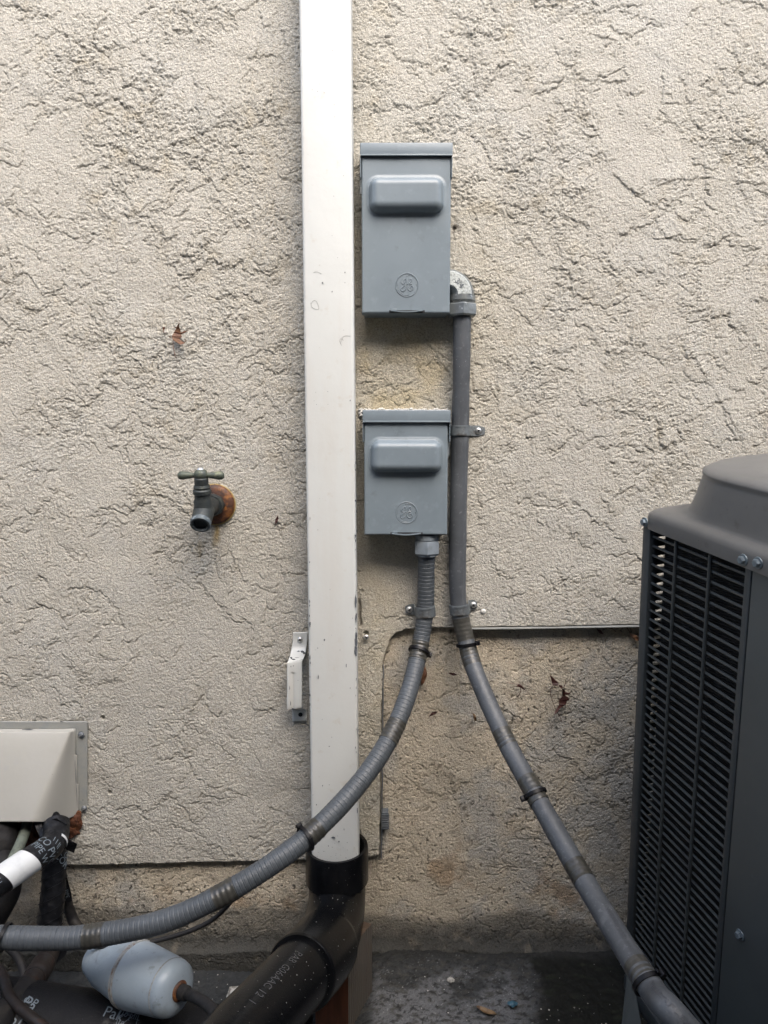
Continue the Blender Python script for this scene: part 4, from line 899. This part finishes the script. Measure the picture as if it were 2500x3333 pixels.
def line_on(pts, wd=.0009):
    for (a, b), (c, d) in zip(pts, pts[1:]):
        n_ = math.hypot(c - a, d - b); ox, oy = -(d - b) / n_ * wd / 2, (c - a) / n_ * wd / 2
        MBX.add([wpth.surf(s_ + x, an + y / rW, rW + .0026) for x, y in [(a + ox, b + oy), (c + ox, d + oy), (c - ox, d - oy), (a - ox, b - oy)]], [(0, 1, 2, 3)])
line_on(sh); line_on([(-.013, .006), (.006, -.013)]); line_on([(-.005, .010), (.012, -.006)])
MBX.make('tape_lettering', print_m, p1, smooth=False)
p2, s0, s1 = patch(-20, 105, -.4, 1.2)
MBX = MB(); wput(None, '-Pa', .022, 88, 3262, -.35); wput(None, 'Pak', .024, 50, 3322, -.35); wput(None, 'o-P', .014, 112, 3222, -.3); MBX.make('tape_lettering', print_m, p2, smooth=False)

# ------------------------------------------------------------------ BLACK ABS DRAIN
hubz0 = P(1097, 2752, -.042).z; hx = (bl.x + br.x) / 2 + .001; YC = -.042
ab = root('drain_pipe', Vector((hx, YC, hubz0 - .06)), 'black plastic drain pipe with open hub receiving the white downspout, bending to the lower left', 'drain pipe')
r1 = .0515; rim = Vector((hx, YC, hubz0)); lowz = .058
mb = MB(); mb.lathe([(r1 - .0065, -.05), (r1 - .006, 0), (r1 - .001, .0005), (r1, -.002), (r1 + .0003, -lowz), (r1 - .005, -lowz - .0035)], rim, (0, 0, 1), 64, False, False)
mb.make('top_hub', abs_m, ab, angle=40)
ctrl = [rim + Vector((0, 0, -.045)), rim + Vector((0, -.001, -.080)), P(1093, 2965, -.070), P(1074, 3045, -.125), P(1036, 3108, -.185), P(976, 3172, -.245), P(885, 3272, -.315), P(785, 3382, -.38), P(700, 3480, -.43)]
for k_ in range(2): ctrl.append(ctrl[-1] + (ctrl[-1] - ctrl[-2]) * 1.3)
ap = Path(ctrl); rP = .0445
s_h = ap.find(1040, 3100); s_e = ap.find(978, 3170)
ap.tube(lambda t: .0468, 0, s_h, .004, 48).make('elbow_body', abs_m, ab, angle=60)
s_h0 = ap.find(1062, 3070)
ap.tube(lambda t: .0490 + .002 * min(1, (t - s_h0) / .01) if t < s_e - .002 else .0495, s_h0, s_e, .0025, 52).make('outlet_hub', abs_m, ab, angle=40)
ap.tube(rP, s_e - .02, None, .006, 48).make('pipe_run', abs_m, ab, angle=60)
MBX = MB(); s0 = ap.find(955, 3190)
text_on_tube(MBX, 'PAB  G06AAC 12  1', .0145, ap, s0 + .070, .42, rP + .0004)
MBX.make('pipe_lettering', faint_print, ab, smooth=False)
# white droppings and flecks on the black pipe
MBX = MB(); rr = random.Random(9)
for k in range(90):
    s_ = rr.uniform(.02, ap.L * .75); a = rr.uniform(-1.0, 1.0); r_ = (.0469 if s_ < s_h0 else .0512 if s_ < s_e else rP + .0004); q = rr.uniform(.0003, .0009); 
    c, T, e, f = ap.at(s_); pp_ = ap.surf(s_, a, r_ + .0003); nn = (pp_ - c).normalized(); g = T.cross(nn)
    MBX.add([pp_ + T * q * rr.uniform(.5, 1.6), pp_ + g * q, pp_ - T * q, pp_ - g * q * rr.uniform(.5, 1.4)], [(0, 1, 2, 3)])
MBX.make('pale_flecks', pebble_m, ab, smooth=False)
# slim brown tube alongside the drain pipe
q = [P(*p_) for p_ in [(935, 3080, -.16), (890, 3130, -.21), (830, 3200, -.26), (770, 3280, -.31), (715, 3360, -.36)]]
tag(Path(q).tube(.0075, step=.005, ns=16).make('slim_tube', copper_dark, loc=q[2]), 'slim brown-grey tube lying against the left side of the black drain pipe', 'pipe')

# ------------------------------------------------------------------ WOOD BLOCK
B0 = PZ(1211, 3008, .115); A0 = PZ(1133, 3103, .115)
dAB = (B0 - A0); dAB.z = 0; Lb = dAB.length; dAB.normalize(); dC = Vector((-dAB.y, dAB.x, 0)); Wb = .060
A1, B1, C1, D1 = A0, B0, B0 + dC * Wb, A0 + dC * Wb
wb_ = root('wood_post', Vector((A0.x, A0.y, -.01)), 'short upright wooden post with grooved grey side and reddish front, behind the black drain pipe', 'wood post')
# grooved side
n = 220; vs = []; 
for i in range(n + 1):
    t = i / n; g = .0022 * (.5 + .5 * math.cos(t * Lb / .0058 * 2 * math.pi)) ** 3
    p_ = A1.lerp(B1, t) + dC * (g + (.001 if 0 < i < n else 0)); vs += [Vector((p_.x, p_.y, -.04)), Vector((p_.x, p_.y, .115 + .0006 * math.sin(i * .9)))]
mk('grooved_side', vs, [(2 * i, 2 * i + 2, 2 * i + 3, 2 * i + 1) for i in range(n)], wood_grey, wb_)
mb = MB(); z0, z1 = -.04, .115
for a, b in ((D1, A1),): mb.add([(a.x, a.y, z0), (b.x, b.y, z0), (b.x, b.y, z1), (a.x, a.y, z1)], [(0, 1, 2, 3)])
mb.make('front_side', wood_red, wb_, smooth=False)
mb = MB(); a = [A1 + dC * .001, B1 + dC * .001, C1, D1]; mb.add([(q.x, q.y, .1145) for q in a] + [(q.x, q.y, -.04) for q in a], [(0, 1, 2, 3), (1, 5, 6, 2), (2, 6, 7, 3)]); mb.make('top_end', wood_end, wb_, smooth=False)
mb = MB()
for u, v, a in [(1122, 3220, 5), (1118, 3290, 7)]: pass

# ------------------------------------------------------------------ AIR CONDITIONER
def camdir(x, y, z):      # x right, y down, z forward  -> world
    return (Vector((1, 0, 0)) * x + Vector((0, cp, -sp)) * z - Vector((0, sp, cp)) * y).normalized()
aA = -camdir(-.266, -.231, 1); dn_ = camdir(.2515, 4.62, 1); cC = (-dn_ - aA * (-dn_).dot(aA)).normalized(); bB = cC.cross(aA).normalized()
if bB.x < 0: bB = -bB
O = P(2102, 1712, -.20)
def AC(a, b, c): return O + aA * a + bB * b + cC * c
ACM = Matrix((aA, bB, cC)).transposed().to_4x4(); ACM.translation = O
flip = ACM.determinant() < 0
ac = root('air_conditioner', Vector((O.x + .2, O.y - .2, 0)), 'grey outdoor air conditioner condenser with wire louvre guard and raised fan shroud', 'air conditioner')
S = .64; HT = .74
def abox(mb, a0, a1, b0, b1, c0, c1, bev=0): return mb.box(a0, a1, b0, b1, c0, c1, bev, m=ACM)
# top cover
def rsq(ang, inset, k):
    hx_ = S / 2 + .005 - inset
    ca, sa = math.cos(ang), math.sin(ang); lo, hi = 0, 2
    for _ in range(30):
        m_ = (lo + hi) / 2; x, y = abs(ca) * m_, abs(sa) * m_; qx, qy = x - hx_ + k, y - hx_ + k
        d = math.hypot(max(qx, 0), max(qy, 0)) + min(max(qx, qy), 0) - k
        if d < 0: lo = m_
        else: hi = m_
    return lo
NA = 240
lay = [(0, -.001, .022), (0, .004, .022), (0, .0135, .022), (.0012, .0185, .022), (.004, .0222, .024), (.0075, .0240, .028), (.0110, .0256, .04), (0.0128, .0268, .07), (0.0140, .0300, .095), (0.0150, .0360, .10), (0.0170, .050, .105),
       (0.0205, .074, .108), (0.0215, .0785, .108), (0.0202, .0805, .108), (0.0206, .0830, .109), (0.0250, .0865, .11), (0.0330, .0890, .11), (0.0540, .0910, .11), (0.0700, .0915, .11), (0.0780, .088, .11), (0.0810, .078, .11), (0.0810, .03, .11)]
vs = []
AS = [math.pi / 4 * 0 + 2 * math.pi * k / NA for k in range(NA)]
for (q, c_, rc_) in lay:
    for an in AS:
        r_ = rsq(an, q, rc_); vs.append(AC(S / 2 + r_ * math.cos(an), S / 2 + r_ * math.sin(an), c_))
fs = [(i * NA + k, (i + 1) * NA + k, (i + 1) * NA + (k + 1) % NA, i * NA + (k + 1) % NA) for i in range(len(lay) - 1) for k in range(NA)]
mk('top_cover', vs, fs, ac_m, ac, True, angle=80)
mb = MB()
for k in range(16):
    r_ = .03 + k * .0125; pts = [AC(S / 2 + r_ * math.cos(a), S / 2 + r_ * math.sin(a), .082) for a in np.linspace(0, 2 * math.pi, 48, endpoint=False)]
    mb.strip(pts, cC, .003, .003, closed=True)
for k in range(10):
    a = k * math.pi / 5; mb.strip([AC(S / 2 + .02 * math.cos(a), S / 2 + .02 * math.sin(a), .079), AC(S / 2 + .215 * math.cos(a), S / 2 + .215 * math.sin(a), .079)], cC, .003, .004)
mb.make('fan_grille', louver_m, ac)
mb = MB(); mb.lathe([(.06, 0), (.06, .05)], AC(S / 2, S / 2, .02), cC, 30)
mb.make('fan_motor', louver_m, ac)
# corner posts
mb = MB(); abox(mb, -.003, .0135, -.003, .0125, -HT, .001, .0028); mb.make('corner_post', ac_post, ac)
LG = .196
mb = MB(); abox(mb, LG - .011, LG - .001, -.002, .010, -HT, .0, .0022); mb.make('corner_post', ac_post, ac)
mb = MB(); abox(mb, LG, S, -.0015, .003, -HT, .002, .0012); mb.make('service_panel', ac_panel, ac)
mb = MB(); abox(mb, 0, .01, S - .012, S, -HT, .0, .003); abox(mb, S - .01, S, S - .012, S, -HT, 0, .003); abox(mb, S - .003, S, .003, S - .012, -HT, .0); mb.make('cabinet_back', ac_panel, ac)
# guard wires: visible side and the side facing the wall
SPC = .0131; mb = MB(); nb_w = int((HT - .03) / SPC)
def rod(mb, p, q, r_, ns=8):
    mb.lathe([(r_, 0), (r_, (q - p).length)], p, q - p, ns)
for k in range(nb_w):
    c_ = -.012 - k * SPC; rod(mb, AC(.010, .0035, c_), AC(LG - .008, .0035, c_), .0019)
for a_ in (.064, .127): rod(mb, AC(a_, .0005, -.004), AC(a_, .0005, -HT + .01), .0022, 10)
mb.make('louver_guard', louver_m, ac)
mb = MB()
for k in range(nb_w):
    c_ = -.012 - k * SPC; mb.box(.0015, .0055, .010, S - .01, c_ - .0040, c_ + .0040, m=ACM)
for b_ in (.16, .32, .48): rod(mb, AC(.0005, b_, -.004), AC(.0005, b_, -HT + .01), .003, 8)
mb.make('louver_guard', louver_m, ac)
# finned coil with a rounded corner, set in behind the guard
def finx(m, n, l, b, tc, out):
    wv = n.new('ShaderNodeTexWave'); wv.bands_direction = 'Z'; wv.inputs['Scale'].default_value = 90; l.new(tc.outputs['Object'], wv.inputs['Vector'])
    bp = n.new('ShaderNodeBump'); bp.inputs['Distance'].default_value = .001; l.new(wv.outputs['Fac'], bp.inputs['Height']); l.new(bp.outputs[0], b.inputs['Normal'])
coil_m = mat('black_coil_fins', (.006, .0065, .007), .7, spec=.22, extra=finx, var=[(60, (.02, .022, .024), .5, .7)])
pl_ = []; off = .012; rr_ = .012
for a in np.linspace(0, math.pi / 2, 10): pl_.append((off + .006 + rr_ - rr_ * math.cos(a) , off + rr_ - rr_ * math.sin(a)))
path2 = [(off + .006, S - .02)] + pl_ + [(S - .02, off)]; th = .03; vs = []; 
inner2 = [(min(x + th, S - .02), min(y + th, S - .02)) if 0 < i < len(path2) - 1 else ((x + th, y) if i == 0 else (x, y + th)) for i, (x, y) in enumerate(path2)]
mb = MB(); m2 = len(path2)
for (x, y), (x2, y2) in zip(path2, inner2):
    vs += [AC(x, y, -.006), AC(x, y, -HT + .01), AC(x2, y2, -.006), AC(x2, y2, -HT + .01)]
fs = []
for i in range(m2 - 1):
    j = i + 1; fs += [(4 * i, 4 * i + 1, 4 * j + 1, 4 * j), (4 * i + 2, 4 * j + 2, 4 * j + 3, 4 * i + 3), (4 * i, 4 * j, 4 * j + 2, 4 * i + 2)]
mk('condenser_coil', vs, fs, coil_m, ac, True, angle=40)
# base and foot gusset
mb = MB(); abox(mb, -.004, S + .004, -.004, S + .004, -HT - .03, -HT, .004); mb.make('base_pan', ac_post, ac)
g = [P(2046, 3170, -.235), P(2027, 3350, -.245), P(2010, 3480, -.25), P(2130, 3480, -.27), P(2090, 3350, -.26), P(2070, 3240, -.245)]
mb = MB(); t_ = Vector((.0006, -.0012, 0)); mb.add(g + [p_ - t_ * 2 for p_ in g], [(0, 1, 2, 3, 4, 5), (11, 10, 9, 8, 7, 6)] + [(i, i + 6, (i + 1) % 6 + 6, (i + 1) % 6) for i in range(6)])
mb.make('foot_gusset', ac_panel, ac, smooth=False)
for a_, c_ in ((.0058, .007), (LG - .010, .0075), (LG + .0115, .0105)): hexbolt(ac, AC(a_, -.0052, c_), -bB, .0046)
p_ = P(2417, 3046, -.33)
best = min(((proj(AC(a_, -.002, c_))[0] - 2412) ** 2 + (proj(AC(a_, -.002, c_))[1] - 3046) ** 2, a_, c_) for a_ in np.linspace(LG, .4, 60) for c_ in np.linspace(-HT, 0, 200))
hexbolt(ac, AC(best[1], -.002, best[2]), -bB, .0046)

# ------------------------------------------------------------------ LEAVES AND LITTER
def leaf(name, label, outline, u, v, Y, scale, rot, m, stem=None, curl=.006, seed=1):
    """outline in leaf units around 0; scale in metres"""
    rr = random.Random(seed); c = P(u, v, Y); rt = root(name, c, label, 'leaf')
    ca, sa = math.cos(rot), math.sin(rot); vs = [Vector((0, 0, 0))]; outl = []
    for i in range(len(outline)):
        a, b = outline[i], outline[(i + 1) % len(outline)]
        for k in range(3): t = k / 3; outl.append((a[0] * (1 - t) + b[0] * t, a[1] * (1 - t) + b[1] * t))
    rings = [.35, .7, 1.0]; vv = [c + Vector((0, -.003, 0))]
    for rg in rings:
        for x, z in outl:
            x_, z_ = x * rg, z * rg; X_, Z_ = x_ * ca - z_ * sa, x_ * sa + z_ * ca
            bend = curl * (x_ * x_ * 1.6 - .7 * z_ * z_ * math.sin(seed)) + .0012 * math.sin(x_ * 9 + seed) * math.sin(z_ * 7)
            vv.append(c + Vector((X_ * scale, -.003 - bend, Z_ * scale)))
    n_ = len(outl); fs = [(0, 1 + k, 1 + (k + 1) % n_) for k in range(n_)]
    for i in range(2): fs += [(1 + i * n_ + k, 1 + (i + 1) * n_ + k, 1 + (i + 1) * n_ + (k + 1) % n_, 1 + i * n_ + (k + 1) % n_) for k in range(n_)]
    o = mk('leaf_blade', vv, fs, m, rt); md = o.modifiers.new('t', 'SOLIDIFY'); md.thickness = .0004
    for sp_ in (stem or []):
        Path([P(a, b, y) for a, b, y in sp_]).tube(.00055, step=.002, ns=6).make('leaf_stem', m, rt)
    return rt
star = [(0, 1.0), (.12, .45), (.45, .75), (.38, .35), (.75, .25), (.35, .02), (.55, -.45), (.15, -.35), (0, -.6), (-.12, -.3), (-.35, -.35), (-.2, 0), (-.3, .3), (-.12, .4)]
from mathutils.geometry import tessellate_polygon
def traced_leaf(label, shapes, stems, ox, oy, k, Y, m, bulge=.004, seed=1):
    """blades given by their outline, standing a little off the wall"""
    px = lambda a, b: (ox + a * k, oy + b * k); c0 = P(*px(*shapes[0][0]), Y); rt = root('dry_leaf', c0, label, 'leaf'); rr = random.Random(seed)
    for sh_ in shapes:
        cx = sum(a for a, b in sh_) / len(sh_); cy = sum(b for a, b in sh_) / len(sh_); out = []
        for i in range(len(sh_)):
            a, b = sh_[i], sh_[(i + 1) % len(sh_)]
            for q in range(2): out.append((a[0] + (b[0] - a[0]) * q / 2, a[1] + (b[1] - a[1]) * q / 2))
        vs = []
        for a, b in out:
            d = math.hypot(a - cx, b - cy) / 150; vs.append(P(*px(a, b), Y - .0015 - bulge * d * d - rr.uniform(0, .0012)))
        tri = tessellate_polygon([[Vector((a, b, 0)) for a, b in out]])
        o = mk('leaf_blade', vs, [tuple(t) for t in tri], m, rt, False); md = o.modifiers.new('t', 'SOLIDIFY'); md.thickness = .0005
    for st_ in stems: Path([P(*px(a, b), Y - .003) for a, b in st_]).tube(.00055, step=.002, ns=6).make('leaf_stem', m, rt)
    return rt
traced_leaf('curled brown maple leaf with long stem stuck on the stucco left of the downspout', [[(500, 55), (495, 140), (520, 200), (525, 260), (600, 230), (680, 215), (600, 262), (540, 290), (545, 340), (520, 370), (490, 365), (530, 410), (590, 455), (570, 480), (520, 492), (460, 450), (385, 410), (350, 350), (355, 325), (375, 290), (400, 240), (440, 175), (390, 145), (450, 150), (470, 100)], [(175, 155), (225, 150), (215, 190), (190, 215)], [(320, 320), (330, 360), (300, 350)]], [[(375, 340), (378, 500), (400, 640), (430, 740), (455, 742)], [(190, 205), (200, 260), (250, 258)], [(590, 455), (612, 430), (614, 385)]], 500, 1040, .168, -.0065, leaf_m)
if 0: leaf('dry_leaf', 'x', star, 579, 1088, -.004, .020, -.15, leaf_m, [[(566, 1098, -.006), (566, 1130, -.006), (573, 1162, -.004)], [(556, 1098, -.005), (566, 1104, -.006)]], seed=3)
al = [(0, 1), (.28, .4), (.3, 0), (.22, -.4), (0, -1), (-.25, -.4), (-.32, 0), (-.2, .45)]
traced_leaf('pair of dark red curled leaves joined on a long bent stem, on the foundation face', [[(405, 455), (450, 500), (455, 580), (500, 605), (530, 660), (490, 665), (460, 730), (370, 790), (330, 850), (280, 900), (290, 840), (350, 740), (355, 660), (410, 590), (405, 520)],
    [(200, 235), (260, 290), (330, 360), (345, 400), (310, 422), (260, 415), (235, 370), (220, 300)], [(345, 400), (400, 410), (420, 450), (390, 470), (360, 440)], [(450, 515), (500, 538), (548, 525), (530, 562), (470, 572), (445, 555)]],
    [[(250, 415), (215, 480), (220, 580), (265, 720), (310, 830), (370, 930), (395, 1005)], [(425, 455), (470, 370), (530, 312)]], 1750, 2150, .197, .001, leaf_red)
leaf('dry_leaf', 'brown leaf edge showing from behind the ribbed conduit under the foundation ledge', al, 1378, 2200, .004, .018, -.15, leaf_m, None, seed=7)
leaf('dry_leaf', 'brown leaf lodged under the ledge beside the air conditioner post', al, 2068, 2075, .004, .012, 1.0, leaf_m, [[(2040, 2040, .006), (2052, 2062, .004), (2066, 2070, .003)]], seed=8)
leaf('dry_leaf', 'dark shrivelled leaf scrap under the ledge left of the air conditioner', al, 1952, 2055, .006, .008, .9, leaf_red, [[(1960, 2052, .006), (1985, 2044, .006), (2005, 2056, .006)]], seed=9)
leaf('leaf_scrap', 'dark brown sliver stuck to the stucco right of the garden tap', al, 902, 1692, -.003, .008, -.3, leaf_red, None, seed=10)
leaf('leaf_scrap', 'black shrivelled scrap on the foundation face right of the ribbed conduit', al, 1410, 2320, .006, .009, -1.0, leaf_red, None, seed=11)
leaf('leaf_scrap', 'black wisp of litter high on the foundation face between the two conduits', al, 1473, 2192, .006, .008, 1.4, leaf_red, None, seed=12)
leaf('leaf_scrap', 'black wisp of litter on the foundation face right of the smooth conduit', [(0, .6), (.5, .2), (.9, -.6), (.1, -.1), (-.6, .3)], 1690, 2235, .006, .010, .2, leaf_red, [[(1650, 2222, .008), (1670, 2226, .006), (1690, 2230, .005), (1695, 2250, .006), (1685, 2270, .008)]], seed=13)
leaf('leaf_scrap', 'pale wisp caught on the foundation face left of the smooth conduit', al, 1545, 2335, .006, .008, .4, leaf_tan, [[(1535, 2320, .006), (1548, 2330, .004), (1545, 2350, .006)]], seed=14)
def ground_pt(u, v, z=.0): return PZ(u, v, z)
def floor_leaf(name, label, u, v, L_, W_, rot, m, z=.004):
    c = ground_pt(u, v, z); rt = root(name, c, label, 'leaf'); vs = []; n_ = 14
    for i in range(n_ + 1):
        t = i / n_ * 2 - 1; wd = W_ * (1 - t * t) ** .7 + .0001
        for s_ in (-1, -.5, 0, .5, 1):
            x, y = t * L_, s_ * wd; vs.append(c + Vector((x * math.cos(rot) - y * math.sin(rot), x * math.sin(rot) + y * math.cos(rot), .003 * abs(s_) + .002 * t * t)))
    mk('leaf_blade', vs, [(5 * i + k, 5 * i + k + 1, 5 * i + k + 6, 5 * i + k + 5) for i in range(n_) for k in range(4)], m, rt); return rt
floor_leaf('fallen_leaf', 'curled tan leaf lying on the concrete near the bottom edge', 1583, 3296, .016, .005, -.5, leaf_tan)
mb = MB(); blob(mb, ground_pt(1668, 3268, .004), .006, 3, (1.2, .8, .5)); tag(mb.make('plastic_chip', blue_chip, loc=ground_pt(1668, 3268, .0)), 'small blue chip of plastic lying on the grey concrete', 'chip')
mb = MB(); blob(mb, ground_pt(1467, 3190, .002), .0055, 8, (1, .9, .5)); tag(mb.make('pebble', pebble_m, loc=ground_pt(1467, 3190, 0)), 'round grey pebble on the concrete right of the wooden post', 'pebble')
mb = MB(); c = ground_pt(760, 3250, -.03); mb.add([c + Vector(q) for q in [(-.012, 0, .002), (.0, -.010, .004), (.016, .002, .006), (.006, .012, .012), (-.008, .008, .014)]], [(0, 1, 2, 3, 4), (4, 3, 2, 1, 0)])
tag(mb.make('paint_flake', pebble_m, smooth=False, loc=c), 'pale paint flake lying on the floor left of the black drain pipe', 'flake')
# loose grit on the floor: beyond counting
mb = MB(); rr = random.Random(21)
cl = [(rr.uniform(-.45, .5), rr.uniform(-.3, .0), rr.uniform(.01, .06)) for _ in range(26)]
for k in range(520):
    q_ = cl[rr.randrange(26)]; x = q_[0] + rr.gauss(0, q_[2]); y = min(.0, q_[1] + rr.gauss(0, q_[2] * .6)); z = -.034 * float(sst(.0, -.10, np.array(x))) + .0012
    s_ = .0004 + .0014 * rr.random() ** 3; c = Vector((x, y, z)); a = rr.random() * 3
    mb.add([c + Vector((math.cos(a) * s_, math.sin(a) * s_, 0)), c + Vector((-math.sin(a) * s_, math.cos(a) * s_, s_ * .3)), c + Vector((-math.cos(a) * s_, -math.sin(a) * s_, 0)), c + Vector((math.sin(a) * s_, -math.cos(a) * s_, s_ * .2)), c + Vector((0, 0, s_))],
           [(0, 1, 4), (1, 2, 4), (2, 3, 4), (3, 0, 4)])
tag(mb.make('grit', pebble_m, smooth=False), 'pale grit and paint crumbs scattered over the concrete floor', 'grit', kind='stuff')
